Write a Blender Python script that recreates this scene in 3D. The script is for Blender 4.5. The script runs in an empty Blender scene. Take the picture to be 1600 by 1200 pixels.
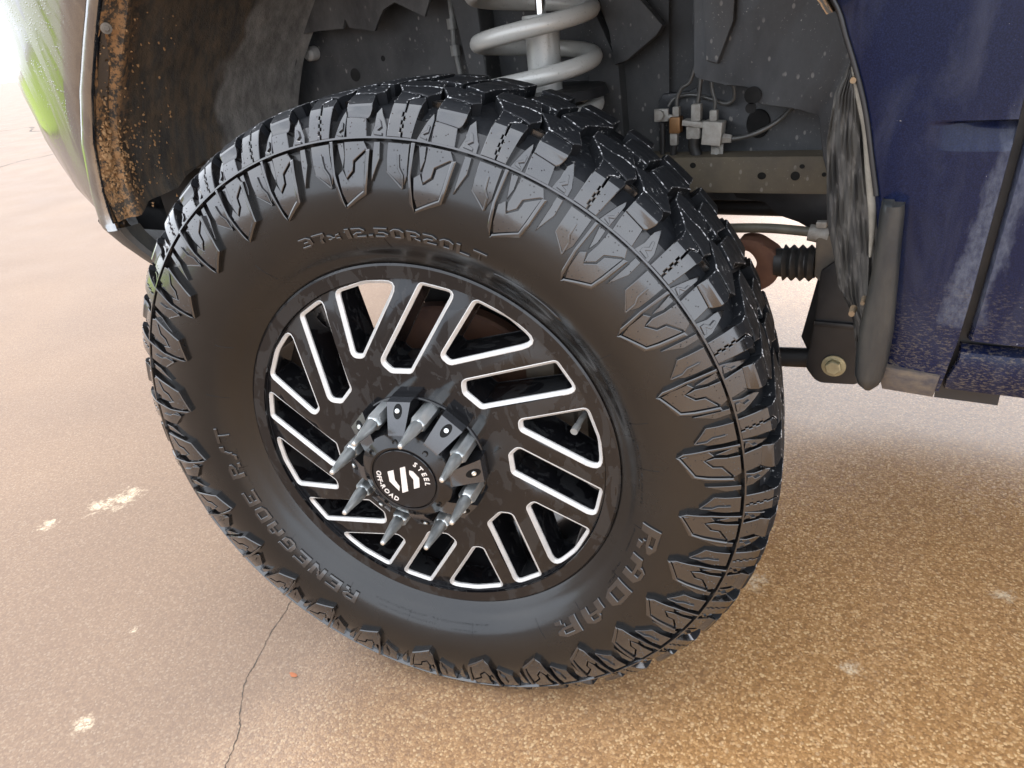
import bpy, bmesh, math, random
import numpy as np
from mathutils import Matrix, Vector
from mathutils.geometry import delaunay_2d_cdt
R_ = math.radians
sc = bpy.context.scene
col = sc.collection
rng = random.Random(7)

# ------------------------------------------------------------------ camera
WZ = 0.460                      # wheel centre above the ground
cam_d = bpy.data.cameras.new('camera')
cam = bpy.data.objects.new('camera', cam_d); col.objects.link(cam)
cr = Vector((0.86710, 0.48637, -0.10759)); cd = Vector((0.14254, -0.44924, -0.88197)); cf = Vector((-0.47730, 0.74942, -0.45886))
m = Matrix((cr, -cd, -cf)).transposed().to_4x4()
m.translation = Vector((0.56634, -0.64110, 0.52718 + WZ))
cam.matrix_world = m
cam_d.sensor_width = 36.0; cam_d.lens = 36.0 * 1108.17 / 1600.0
cam_d.clip_start = 0.02; cam_d.clip_end = 2000
sc.camera = cam

# ------------------------------------------------------------------ world, sun, exposure
CLOUD = 20.0
SUN_EL, SUN_AZ = R_(55), R_(-60)         # azimuth measured from +y towards +x
w = bpy.data.worlds.new('World'); sc.world = w; w.use_nodes = True
nt = w.node_tree; nt.nodes.clear()
sky = nt.nodes.new('ShaderNodeTexSky'); sky.sky_type = 'NISHITA'; sky.sun_disc = False
sky.sun_elevation = SUN_EL; sky.sun_rotation = SUN_AZ; sky.air_density = 1.0; sky.dust_density = 4.0; sky.ozone_density = 1.0
hs = nt.nodes.new('ShaderNodeHueSaturation'); hs.inputs['Saturation'].default_value = 0.6
# bright overcast: most of the sky is one soft cloud layer over the clear-sky model
tcw = nt.nodes.new('ShaderNodeTexCoord'); nz = nt.nodes.new('ShaderNodeTexNoise'); nz.inputs['Scale'].default_value = 2.2; nz.inputs['Detail'].default_value = 5
nt.links.new(tcw.outputs['Generated'], nz.inputs['Vector'])
rp = nt.nodes.new('ShaderNodeValToRGB'); rp.color_ramp.elements[0].position = .3; rp.color_ramp.elements[0].color = (.72, .75, .80, 1); rp.color_ramp.elements[1].position = .7; rp.color_ramp.elements[1].color = (1.0, 1.0, 1.0, 1)
nt.links.new(nz.outputs[0], rp.inputs[0])
gn = nt.nodes.new('ShaderNodeMix'); gn.data_type = 'RGBA'; gn.blend_type = 'MULTIPLY'; gn.inputs[0].default_value = 1.0; gn.inputs[7].default_value = (CLOUD * .96, CLOUD, CLOUD * 1.07, 1)
nt.links.new(rp.outputs[0], gn.inputs[6])
mx = nt.nodes.new('ShaderNodeMix'); mx.data_type = 'RGBA'; mx.inputs[0].default_value = 0.8
bg = nt.nodes.new('ShaderNodeBackground'); bg.inputs['Strength'].default_value = 0.10
wo = nt.nodes.new('ShaderNodeOutputWorld')
nt.links.new(sky.outputs[0], hs.inputs['Color']); nt.links.new(hs.outputs[0], mx.inputs[6]); nt.links.new(gn.outputs[2], mx.inputs[7]); nt.links.new(mx.outputs[2], bg.inputs['Color']); nt.links.new(bg.outputs[0], wo.inputs[0])
sd = bpy.data.lights.new('sun', 'SUN'); sd.energy = 0.7; sd.angle = R_(30); sd.color = (1.0, 0.96, 0.9)
so = bpy.data.objects.new('sun', sd); col.objects.link(so)
sdir = Vector((math.sin(SUN_AZ) * math.cos(SUN_EL), math.cos(SUN_AZ) * math.cos(SUN_EL), math.sin(SUN_EL)))
so.rotation_euler = sdir.to_track_quat('Z', 'Y').to_euler()
sc.view_settings.view_transform = 'Standard'; sc.view_settings.look = 'None'; sc.view_settings.gamma = 1.0
sc.view_settings.exposure = 0.95

# ------------------------------------------------------------------ materials
class M:
    def __init__(s, name):
        s.m = bpy.data.materials.new(name); s.m.use_nodes = True
        s.nt = s.m.node_tree; s.b = s.nt.nodes['Principled BSDF']; s.tc = None
    def n(s, t, **kw):
        x = s.nt.nodes.new(t)
        for k, v in kw.items(): setattr(x, k, v)
        return x
    def l(s, a, b): s.nt.links.new(a, b)
    def coord(s, kind='Object'):
        if s.tc is None: s.tc = s.n('ShaderNodeTexCoord')
        return s.tc.outputs[kind]
    def world(s):
        g = s.n('ShaderNodeNewGeometry'); return g.outputs['Position']
    def scaled(s, co, sx, sy, sz):
        mp = s.n('ShaderNodeMapping'); mp.inputs['Scale'].default_value = (sx, sy, sz); s.l(co, mp.inputs[0]); return mp.outputs[0]
    def noise(s, scale, detail=4, rough=0.55, co=None, dist=0.0, dim=None):
        x = s.n('ShaderNodeTexNoise'); x.inputs['Scale'].default_value = scale; x.inputs['Detail'].default_value = detail
        x.inputs['Roughness'].default_value = rough; x.inputs['Distortion'].default_value = dist
        s.l(co if co is not None else s.coord(), x.inputs['Vector']); return x.outputs[0]
    def voro(s, scale, co=None, feature='F1', rnd=1.0):
        x = s.n('ShaderNodeTexVoronoi', feature=feature); x.inputs['Scale'].default_value = scale; x.inputs['Randomness'].default_value = rnd
        s.l(co if co is not None else s.coord(), x.inputs['Vector']); return x
    def ramp(s, fac, stops):
        x = s.n('ShaderNodeValToRGB'); e = x.color_ramp.elements
        while len(e) < len(stops): e.new(0.5)
        for el, (p, c) in zip(e, stops):
            el.position = p; el.color = (c, c, c, 1) if isinstance(c, (int, float)) else (*c, 1)
        s.l(fac, x.inputs[0]); return x.outputs[0]
    def mix(s, fac, a, b, mode='MIX'):
        x = s.n('ShaderNodeMix', data_type='RGBA', blend_type=mode)
        for sock, v in ((x.inputs[0], fac), (x.inputs[6], a), (x.inputs[7], b)):
            if hasattr(v, 'links'): s.l(v, sock)
            elif isinstance(v, (int, float)): sock.default_value = v
            else: sock.default_value = (*v, 1)
        return x.outputs[2]
    def math(s, op, a, b=0.0, c=None):
        x = s.n('ShaderNodeMath', operation=op)
        for i, v in enumerate((a, b) if c is None else (a, b, c)):
            if hasattr(v, 'links'): s.l(v, x.inputs[i])
            else: x.inputs[i].default_value = v
        return x.outputs[0]
    def set(s, **kw):
        nm = dict(base='Base Color', rough='Roughness', metal='Metallic', spec='Specular IOR Level', coat='Coat Weight', coatr='Coat Roughness', ior='IOR')
        for k, v in kw.items():
            sock = s.b.inputs[nm[k]]
            if hasattr(v, 'links'): s.l(v, sock)
            elif isinstance(v, (int, float)): sock.default_value = v
            else: sock.default_value = (*v, 1)
        return s
    def bump(s, h, strength=0.3, dist=0.001):
        x = s.n('ShaderNodeBump'); x.inputs['Strength'].default_value = strength; x.inputs['Distance'].default_value = dist
        s.l(h, x.inputs['Height']); s.l(x.outputs[0], s.b.inputs['Normal']); return s

def m_rubber_side():
    k = M('sidewall rubber')
    d = k.ramp(k.noise(9, 5, 0.6), [(0.35, (0.004, 0.004, 0.004)), (0.7, (0.008, 0.0072, 0.0064))])
    dust = k.ramp(k.noise(700, 2), [(0.70, 0.0), (0.76, 1.0)])
    dm = k.math('MULTIPLY', dust, k.ramp(k.noise(14, 3), [(0.5, 0.0), (0.7, 0.35)]))
    k.set(base=k.mix(dm, d, (0.16, 0.14, 0.12)), rough=k.ramp(k.noise(11, 4, 0.6, dist=0.6), [(0.3, 0.20), (0.7, 0.30)]), spec=0.46, coat=0.22, coatr=0.12)
    return k.bump(k.noise(900, 3), 0.12, 0.0004).m
def m_rubber_lug():
    k = M('lug rubber')
    mud = k.ramp(k.noise(22, 6, 0.7), [(0.62, 0.0), (0.72, 1.0)])
    d = k.ramp(k.noise(30, 4), [(0.3, (0.006, 0.006, 0.007)), (0.7, (0.012, 0.011, 0.010))])
    k.set(base=k.mix(k.math('MULTIPLY', mud, 0.18), d, (0.08, 0.078, 0.06)), rough=k.ramp(k.noise(25, 4), [(0.3, 0.14), (0.7, 0.24)]), spec=0.75, coat=0.7, coatr=0.09); k.b.inputs['Coat IOR'].default_value = 1.55
    return k.bump(k.noise(500, 3), 0.10, 0.0004).m
def m_rubber_tread():
    k = M('tread rubber')
    sp = k.ramp(k.noise(190, 4, 0.7), [(0.60, 0.0), (0.66, 1.0)])
    fl = k.math('MULTIPLY', sp, k.ramp(k.noise(26, 3), [(0.52, 0.0), (0.60, 0.8)]))
    k.set(base=k.mix(fl, (0.007, 0.008, 0.010), (0.40, 0.40, 0.39)), rough=k.ramp(k.noise(60, 3), [(0.3, 0.55), (0.7, 0.8)]), spec=0.22)
    return k.bump(k.noise(260, 4, 0.7), 0.35, 0.0008).m
def m_rubber_scuff():
    k = M('scuffed tread edge rubber')
    sp = k.ramp(k.noise(170, 5, 0.7), [(0.53, 0.0), (0.60, 1.0)])
    k.set(base=k.mix(sp, (0.016, 0.017, 0.019), (0.50, 0.50, 0.50)), rough=0.6, spec=0.4)
    return k.bump(k.noise(300, 4, 0.7), 0.5, 0.0008).m
def m_rim_black():
    k = M('gloss black rim paint')
    co = k.scaled(k.coord(), 1.0, 1.0, 0.55)
    film = k.ramp(k.noise(26, 3, 0.45, co=co, dist=1.0), [(0.565, 0.0), (0.575, 1.0)])      # sheets of water left on the paint
    film2 = k.ramp(k.noise(75, 2, 0.5, co=co, dist=0.8), [(0.60, 0.0), (0.61, 1.0)])
    f = k.math('MAXIMUM', film, film2)
    b = k.mix(f, (0.005, 0.005, 0.006), (0.016, 0.0165, 0.0175))
    k.set(base=b, rough=k.mix(f, (0.10,) * 3, (0.24,) * 3), spec=0.42, coat=0.15, coatr=0.06)
    return k.bump(f, 0.15, 0.0004).m
def m_simple(name, base, rough, metal=0.0, nscale=40, var=0.25, bump=0.1, spec=0.5):
    k = M(name); lo = tuple(c * (1 - var) for c in base); hi = tuple(min(1, c * (1 + var)) for c in base)
    n_ = k.noise(nscale, 5, 0.6)
    k.set(base=k.ramp(n_, [(0.3, lo), (0.7, hi)]), rough=k.ramp(k.noise(nscale * 0.7, 4), [(0.3, max(0.02, rough * 0.8)), (0.7, min(1, rough * 1.2))]), metal=metal, spec=spec)
    if bump: k.bump(k.noise(nscale * 8, 3), bump, 0.0006)
    return k.m
def m_dirty(name, base, dirt, rough, amount=0.5, scale=18, stretch=(1, 1, 1), speck=0.0, metal=0.0, rough2=0.85):
    k = M(name); co = k.scaled(k.coord(), *stretch)
    a = k.ramp(k.noise(scale, 7, 0.65, co=co), [(0.5 - amount * 0.3, 0.0), (0.72 - amount * 0.2, 1.0)])
    f = k.math('MULTIPLY', a, amount)
    b = k.mix(f, base, dirt)
    if speck:
        v = k.voro(85, k.scaled(k.coord(), 1.0, 1.0, 0.6)); s1 = k.ramp(v.outputs['Distance'], [(0.13, 1.0), (0.20, 0.0)])
        pick = k.ramp(k.noise(31, 2), [(0.47, 0.0), (0.55, 1.0)])
        s2 = k.math('MULTIPLY', k.ramp(k.noise(330, 3, 0.6), [(0.66, 0.0), (0.72, 1.0)]), k.ramp(k.noise(17, 3), [(0.42, 0.0), (0.62, 0.8)]))
        b = k.mix(k.math('MULTIPLY', k.math('MAXIMUM', k.math('MULTIPLY', k.math('MULTIPLY', s1, pick), 0.45), s2), speck), b, (0.42, 0.40, 0.37))
    k.set(base=b, rough=k.mix(f, (rough,) * 3, (rough2,) * 3), metal=metal)
    return k.bump(k.noise(scale * 9, 5, 0.7), 0.3, 0.0012).m
def m_machined():
    k = M('milled bright aluminium edge')
    k.set(base=k.ramp(k.noise(60, 4), [(0.3, (0.52, 0.51, 0.49)), (0.7, (0.62, 0.61, 0.59))]), rough=0.42, metal=0.25, spec=0.5); return k.m
def m_steel():
    k = M('zinc plated spike')
    st = k.noise(70, 3, 0.5, co=k.scaled(k.coord(), 1, 0.4, 1))
    k.set(base=k.ramp(st, [(0.32, (0.50, 0.53, 0.53)), (0.5, (0.80, 0.83, 0.82)), (0.68, (0.92, 0.94, 0.93))]), rough=0.29, metal=0.92); return k.m
def m_concrete():
    k = M('wet exposed aggregate concrete'); co = k.world()
    v = k.voro(265, co); v2 = k.voro(120, co); v3 = k.voro(430, co)
    cr_ = k.n('ShaderNodeSeparateColor'); k.l(v.outputs['Color'], cr_.inputs[0])
    cr2 = k.n('ShaderNodeSeparateColor'); k.l(v2.outputs['Color'], cr2.inputs[0])
    peb = k.ramp(cr_.outputs[0], [(0.0, (0.15, 0.075, 0.030)), (0.25, (0.25, 0.135, 0.052)), (0.6, (0.36, 0.21, 0.088)), (0.85, (0.48, 0.31, 0.15)), (0.97, (0.60, 0.45, 0.25))])
    big = k.ramp(cr2.outputs[1], [(0.86, 0.0), (0.93, 1.0)])
    bigm = k.math('MULTIPLY', big, k.ramp(v2.outputs['Distance'], [(0.30, 1.0), (0.45, 0.0)]))
    c = k.mix(k.math('MULTIPLY', bigm, 0.5), peb, (0.62, 0.48, 0.30))
    c = k.mix(0.28, c, (0.36, 0.225, 0.105))
    gap = k.ramp(v.outputs['Distance'], [(0.45, 0.0), (0.75, 1.0)])
    c = k.mix(k.math('MULTIPLY', gap, 0.42), c, (0.19, 0.115, 0.06))
    # cooler, greyer paste away from the golden slab beside the wheel
    sx = k.n('ShaderNodeSeparateXYZ'); k.l(co, sx.inputs[0])
    g = k.math('ADD', k.math('MULTIPLY', sx.outputs[0], 0.9), k.math('ADD', 0.15, k.math('MULTIPLY', k.noise(2.2, 4, 0.6, co=co), 0.5)))
    warm = k.ramp(g, [(0.05, 0.0), (0.75, 1.0)])
    far = k.n('ShaderNodeVectorMath', operation='LENGTH'); k.l(co, far.inputs[0])
    pink = k.mix(0.72, k.mix(1.0, c, (0.72, 0.80, 1.0), 'MULTIPLY'), (0.180, 0.148, 0.128))
    c = k.mix(warm, pink, c)
    tone = k.ramp(k.noise(1.6, 3, 0.5, co=co), [(0.3, (0.93, 0.93, 0.94)), (0.7, (1.06, 1.05, 1.03))])
    c = k.mix(1.0, c, tone, 'MULTIPLY')
    # pale dried splashes
    for (px, py, rad) in STAINS:
        dv = k.n('ShaderNodeVectorMath', operation='DISTANCE'); k.l(co, dv.inputs[0]); dv.inputs[1].default_value = (px, py, 0)
        e = k.math('ADD', k.math('DIVIDE', dv.outputs['Value'], rad), k.math('MULTIPLY', k.math('SUBTRACT', k.noise(38, 5, 0.7, co=co), 0.5), 4.0))
        c = k.mix(k.math('MULTIPLY', k.math('MULTIPLY', k.ramp(e, [(0.25, 1.0), (1.25, 0.0)]), k.ramp(cr_.outputs[1], [(0.2, 0.25), (0.6, 1.0)])), 0.55), c, (0.66, 0.60, 0.46))
    c = k.mix(1.0, c, (1.32, 1.21, 1.12), 'MULTIPLY')
    wet = k.ramp(k.noise(3, 3, 0.5, co=co), [(0.35, 0.23), (0.7, 0.28)])
    pool = k.math('MULTIPLY', k.ramp(k.math('ADD', k.math('MULTIPLY', sx.outputs[1], 0.8), k.math('MULTIPLY', k.noise(2.6, 3, co=co), 0.25)), [(0.38, 0.0), (0.95, 1.0)]), warm)     # standing film of water beside and under the truck
    k.set(base=c, rough=k.math('SUBTRACT', k.math('SUBTRACT', k.math('ADD', wet, 0.14), k.math('MULTIPLY', pool, 0.10)), k.math('MULTIPLY', warm, 0.17)), spec=k.math('ADD', 0.02, k.math('MULTIPLY', warm, 0.85)))
    h = k.math('ADD', k.math('MULTIPLY', k.ramp(v.outputs['Distance'], [(0.0, 1.0), (0.7, 0.0)]), 0.7), k.math('MULTIPLY', k.ramp(v3.outputs['Distance'], [(0.0, 1.0), (0.8, 0.0)]), 0.3))
    k.bump(h, 0.35, 0.0016)
    bn = [q for q in k.nt.nodes if q.bl_idname == 'ShaderNodeBump'][0]; k.l(k.math('SUBTRACT', 0.35, k.math('MULTIPLY', pool, 0.27)), bn.inputs['Strength'])
    return k.m
def m_blue():
    k = M('dark blue metallic body paint'); co = k.coord()
    v = k.noise(900, 2); base = k.mix(k.ramp(v, [(0.4, 0.0), (0.7, 1.0)]), (0.0038, 0.0062, 0.021), (0.0075, 0.012, 0.042))
    xs = k.n('ShaderNodeSeparateXYZ'); k.l(k.world(), xs.inputs[0])
    low = k.ramp(k.math('ADD', xs.outputs[2], k.math('MULTIPLY', k.noise(16, 5, 0.65), 0.12)), [(0.69, 1.0), (0.79, 0.0)])
    rot_ = k.n('ShaderNodeMapping'); rot_.inputs['Rotation'].default_value = (0, 0.6, 0); rot_.inputs['Scale'].default_value = (1.0, 1.0, 2.4); k.l(co, rot_.inputs[0])
    spl = k.math('MULTIPLY', k.ramp(k.noise(240, 5, 0.72, co=rot_.outputs[0]), [(0.50, 0.0), (0.64, 1.0)]), low)
    # dried run of dirty water beside the door gap
    dx = k.math('SUBTRACT', xs.outputs[0], k.math('ADD', 0.603, k.math('MULTIPLY', k.math('SUBTRACT', xs.outputs[2], 0.685), 0.13)))
    dx = k.math('ADD', k.math('ABSOLUTE', dx), k.math('MULTIPLY', k.math('SUBTRACT', k.noise(38, 4, 0.6, co=k.scaled(co, 1.6, 1, 0.6)), 0.5), 0.030))
    band = k.math('MULTIPLY', k.ramp(k.math('DIVIDE', dx, 0.042), [(0.30, 1.0), (0.48, 0.0)]), k.math('MULTIPLY', k.ramp(k.math('ADD', xs.outputs[2], k.math('MULTIPLY', k.noise(60, 2), 0.01)), [(0.690, 0.0), (0.697, 1.0)]), k.ramp(xs.outputs[2], [(0.80, 1.0), (0.90, 0.25)])))
    film = k.math('MULTIPLY', band, k.ramp(k.noise(190, 5, 0.7, co=k.scaled(co, 1.4, 1, 0.7)), [(0.35, 0.25), (0.7, 0.85)]))
    veil = k.math('MULTIPLY', k.ramp(k.noise(9, 5, 0.65, co=k.scaled(co, 2.2, 1, 0.6), dist=0.5), [(0.5, 0.0), (0.75, 1.0)]), 0.10)
    dots = k.ramp(k.noise(230, 3, 0.6), [(0.73, 0.0), (0.76, 1.0)])
    c = k.mix(k.math('ADD', k.math('MULTIPLY', film, 0.42), veil), base, (0.20, 0.215, 0.25)); c = k.mix(k.math('MULTIPLY', dots, 0.35), c, (0.35, 0.35, 0.37)); c = k.mix(k.math('MULTIPLY', spl, 0.62), c, (0.16, 0.13, 0.09))
    rr = k.math('MAXIMUM', film, k.math('MULTIPLY', spl, 0.8))
    k.set(base=c, rough=k.mix(rr, (0.22,) * 3, (0.6,) * 3), spec=0.12, coat=0.14, coatr=0.05)
    return k.bump(k.noise(240, 3), 0.04, 0.0005).m
def m_chrome():
    k = M('wet chrome bumper')
    v = k.voro(230); dr = k.ramp(v.outputs['Distance'], [(0.12, 1.0), (0.34, 0.0)])
    pick = k.math('MULTIPLY', dr, k.ramp(k.noise(26, 3), [(0.45, 0.0), (0.6, 1.0)]))
    st = k.ramp(k.noise(9, 5, 0.6, co=k.scaled(k.coord(), 3.0, 3.0, 0.6), dist=0.5), [(0.45, 0.0), (0.56, 1.0)])
    k.set(base=k.mix(k.math('MULTIPLY', st, 0.35), (0.28, 0.28, 0.285), (0.40, 0.385, 0.34)), rough=k.mix(st, (0.10,) * 3, (0.26,) * 3), metal=1.0)
    return k.bump(pick, 0.18, 0.0010).m
def m_liner():
    k = M('mud caked wheel liner plastic'); co = k.coord()
    vs = k.scaled(co, 1.0, 1.6, 0.45)
    dust = k.ramp(k.noise(26, 7, 0.7, co=vs), [(0.38, 0.0), (0.75, 1.0)])
    base = k.mix(k.math('ADD', 0.25, k.math('MULTIPLY', dust, 0.6)), (0.030, 0.030, 0.030), (0.27, 0.265, 0.25))
    xs = k.n('ShaderNodeSeparateXYZ'); k.l(k.world(), xs.inputs[0])
    # brown mud gathers on the outboard half of the liner, thrown up in vertical streaks
    gate = k.ramp(k.math('ADD', xs.outputs[1], k.math('MULTIPLY', k.math('SUBTRACT', k.noise(6, 3, 0.5), 0.5), 0.34)), [(0.262, 1.0), (0.285, 0.0)])
    streak = k.ramp(k.noise(34, 6, 0.7, co=k.scaled(co, 1, 2.0, 0.4)), [(0.40, 0.0), (0.70, 1.0)])
    c = k.mix(k.math('MULTIPLY', gate, 0.8), base, (0.016, 0.015, 0.013))
    c = k.mix(k.math('MULTIPLY', k.math('MULTIPLY', gate, streak), 0.55), c, (0.15, 0.105, 0.06))
    crust = k.math('MULTIPLY', k.ramp(k.noise(85, 6, 0.75), [(0.46, 0.0), (0.55, 1.0)]), k.ramp(k.math('ADD', xs.outputs[1], k.math('MULTIPLY', k.noise(20, 3), 0.06)), [(0.10, 1.0), (0.15, 0.0)]))
    c = k.mix(crust, c, (0.34, 0.19, 0.085))
    k.set(base=c, rough=k.mix(gate, (0.62,) * 3, (0.75,) * 3), spec=0.4)
    return k.bump(k.noise(150, 7, 0.75), 0.7, 0.003).m
def m_spring():
    k = M('silver painted steel')
    d = k.ramp(k.noise(300, 3), [(0.62, 0.0), (0.72, 1.0)])
    k.set(base=k.mix(k.math('MULTIPLY', d, 0.5), (0.47, 0.47, 0.445), (0.20, 0.19, 0.17)), rough=0.33, metal=0.15); return k.m

# pale dried splashes (x, y, radius), cracks, leaf: places on the ground
STAINS = [(-1.124, .109, .045), (-1.16, .055, .03), (-.558, -.348, .020), (-.674, -.175, .012), (.378, .418, .030), (.56, .274, .018), (-1.214, -.042, .025), (.774, .541, .02)]
CRACKS = [([(-.436, .022), (-.418, -.028), (-.41, -.06), (-.38, -.129), (-.368, -.162), (-.326, -.214), (-.301, -.236), (-.276, -.275), (-.264, -.299), (-.22, -.37)], .0017),
          ([(-18.5, 7.2), (-16.4, 7.61), (-16.0, 8.0), (-14.6, 7.3), (-13, 7.6)], .05), ([(-9.0, 3.2), (-9.60, 4.145), (-9.79, 4.528), (-9.75, 4.808), (-10.2, 6.5)], .03)]
LEAF = (-.293, -.122)
SPR_PH, SPR_PITCH = R_(-50), .062

# ------------------------------------------------------------------ mesh helpers
def link(o, parent=None, name=None):
    col.objects.link(o)
    if parent is not None: o.parent = parent
    return o
def empty(name, loc=(0, 0, 0), rz=0.0, parent=None):
    o = bpy.data.objects.new(name, None); o.empty_display_size = 0.1; link(o, parent); o.location = loc; o.rotation_euler = (0, 0, rz); return o
def tag(o, label, cat=None, kind=None, group=None):
    if label: o['label'] = label
    if cat: o['category'] = cat
    if kind: o['kind'] = kind
    if group: o['group'] = group
    return o
def finish(me, mats, ang=30):
    for x in (mats if isinstance(mats, (list, tuple)) else [mats]): me.materials.append(x)
    me.polygons.foreach_set('use_smooth', [True] * len(me.polygons)); me.set_sharp_from_angle(angle=R_(ang)); me.update()
    return me
def from_bm(name, bm, mats, parent=None, ang=30, recalc=True):
    if recalc: bmesh.ops.recalc_face_normals(bm, faces=bm.faces)
    me = bpy.data.meshes.new(name); bm.to_mesh(me); bm.free(); finish(me, mats, ang)
    return link(bpy.data.objects.new(name, me), parent)
def from_py(name, v, f, mats, parent=None, ang=30, mi=None):
    me = bpy.data.meshes.new(name); me.from_pydata([tuple(map(float, q)) for q in v], [], f); 
    if mi is not None: me.polygons.foreach_set('material_index', mi)
    finish(me, mats, ang); return link(bpy.data.objects.new(name, me), parent)
def copy(o, parent, name=None):
    c = o.copy(); col.objects.link(c); c.parent = parent; return c
def lathe(bm, prof, seg=96, close=False, a0=0.0, a1=2 * math.pi, mi=0):
    """prof: (r, y) about the wheel's y axis; angle from +z towards +x"""
    full = abs(a1 - a0 - 2 * math.pi) < 1e-6; n = seg if full else seg + 1; rings = []
    for i in range(n):
        a = a0 + (a1 - a0) * i / seg; rings.append([bm.verts.new((r * math.sin(a), y, r * math.cos(a))) for r, y in prof])
    for i in range(seg):
        A, B = rings[i], rings[(i + 1) % n]
        for j in range(len(prof) - (0 if close else 1)):
            k = (j + 1) % len(prof)
            try: f = bm.faces.new((A[j], A[k], B[k], B[j])); f.material_index = mi
            except ValueError: pass
    return rings
def tube(bm, pts, rad, n=10, caps=True, mi=0):
    pts = [Vector(p) for p in pts]; rads = rad if isinstance(rad, (list, tuple)) else [rad] * len(pts); prev = None; rings = []
    for i, p in enumerate(pts):
        t = (pts[min(i + 1, len(pts) - 1)] - pts[max(i - 1, 0)]).normalized()
        if prev is None:
            u = t.orthogonal().normalized()
        else:
            u = (prev - t * prev.dot(t)).normalized()
        prev = u; v = t.cross(u)
        rings.append([bm.verts.new(p + (u * math.cos(2 * math.pi * k / n) + v * math.sin(2 * math.pi * k / n)) * rads[i]) for k in range(n)])
    for A, B in zip(rings, rings[1:]):
        for k in range(n): bm.faces.new((A[k], A[(k + 1) % n], B[(k + 1) % n], B[k])).material_index = mi
    if caps: bm.faces.new(rings[0][::-1]).material_index = mi; bm.faces.new(rings[-1]).material_index = mi
def box(bm, lo, hi, bev=0.0, rot=None, at=None):
    r = bmesh.ops.create_cube(bm, size=1.0); vs = r['verts']
    c = [(a + b) / 2 for a, b in zip(lo, hi)]; s = [b - a for a, b in zip(lo, hi)]
    for v in vs: v.co = Vector((v.co.x * s[0], v.co.y * s[1], v.co.z * s[2]))
    if bev:
        es = list({e for v in vs for e in v.link_edges}); r2 = bmesh.ops.bevel(bm, geom=es, offset=bev, segments=2, affect='EDGES', profile=0.6)
        vs = list({v for f in r2['faces'] for v in f.verts} | {v for v in vs if v.is_valid})
        seen = set(); st = list(vs)
        while st:
            v = st.pop()
            if v in seen: continue
            seen.add(v); st += [e.other_vert(v) for e in v.link_edges]
        vs = list(seen)
    for v in vs:
        q = v.co
        if rot is not None: q = rot @ q
        v.co = q + Vector(c)
    return vs
def prism(bm, poly, y0, y1, bev=0.0, sub=0, yfun=None):
    """poly in (x, z), extruded along y from y0 (outboard) to y1"""
    f = bm.faces.new([bm.verts.new((x, y0, z)) for x, z in poly]); vs0 = list(f.verts)
    r = bmesh.ops.extrude_face_region(bm, geom=[f]); nv = [g for g in r['geom'] if isinstance(g, bmesh.types.BMVert)]
    for v in nv: v.co.y = y1
    if bev:
        e = [e for e in f.edges] if f.is_valid else []
        front = [e for e in {e for v in vs0 for e in v.link_edges} if all(abs(v.co.y - y0) < 1e-6 for v in e.verts)]
        bmesh.ops.bevel(bm, geom=front, offset=bev, segments=2, affect='EDGES', profile=0.6)
    return bm
def smooth_poly(pts, n=6, closed=False):
    P = np.array(pts, float); out = []; N = len(P)
    for i in range(N if closed else N - 1):
        p0, p1, p2, p3 = (P[(i - 1) % N], P[i % N], P[(i + 1) % N], P[(i + 2) % N]) if closed else (P[max(i - 1, 0)], P[i], P[i + 1], P[min(i + 2, N - 1)])
        for t in np.arange(n) / n:
            out.append(0.5 * ((2 * p1) + (-p0 + p2) * t + (2 * p0 - 5 * p1 + 4 * p2 - p3) * t * t + (-p0 + 3 * p1 - 3 * p2 + p3) * t ** 3))
    if not closed: out.append(P[-1])
    return np.array(out)
def fillet(poly, rads, n=5):
    P = [np.array(q, float) for q in poly]; N = len(P); out = []
    for i in range(N):
        a, b, c = P[i - 1], P[i], P[(i + 1) % N]; r = rads[i] if isinstance(rads, (list, tuple)) else rads
        u, v = (a - b), (c - b); lu, lv = np.linalg.norm(u), np.linalg.norm(v); u, v = u / lu, v / lv
        ang = math.acos(max(-1, min(1, float(u @ v)))); d = min(r / math.tan(ang / 2), lu * 0.48, lv * 0.48)
        p, q = b + u * d, b + v * d
        for t in np.linspace(0, 1, n + 1): out.append((1 - t) ** 2 * p + 2 * t * (1 - t) * b + t * t * q)
    return out
def inset(poly, d):
    P = np.array(poly); N = len(P); area = 0.5 * np.sum(P[:, 0] * np.roll(P[:, 1], -1) - np.roll(P[:, 0], -1) * P[:, 1]); sg = 1 if area > 0 else -1; out = []
    for i in range(N):
        a, b, c = P[i - 1], P[i], P[(i + 1) % N]
        e1, e2 = b - a, c - b; l1, l2 = np.linalg.norm(e1), np.linalg.norm(e2)
        if l1 < 1e-9: e1, l1 = e2, l2
        if l2 < 1e-9: e2, l2 = e1, l1
        n1, n2 = np.array((-e1[1], e1[0])) / l1 * sg, np.array((-e2[1], e2[0])) / l2 * sg; h = n1 + n2; h /= np.linalg.norm(h)
        out.append(b + h * d / max(0.5, float(h @ n1)))
    return np.array(out)
def grid_loft(bm, rows, mi=0):
    V = [[bm.verts.new(tuple(map(float, q))) for q in row] for row in rows]
    for A, B in zip(V, V[1:]):
        for j in range(len(A) - 1): bm.faces.new((A[j], A[j + 1], B[j + 1], B[j])).material_index = mi
    return V
FONT_CACHE = {}
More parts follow.
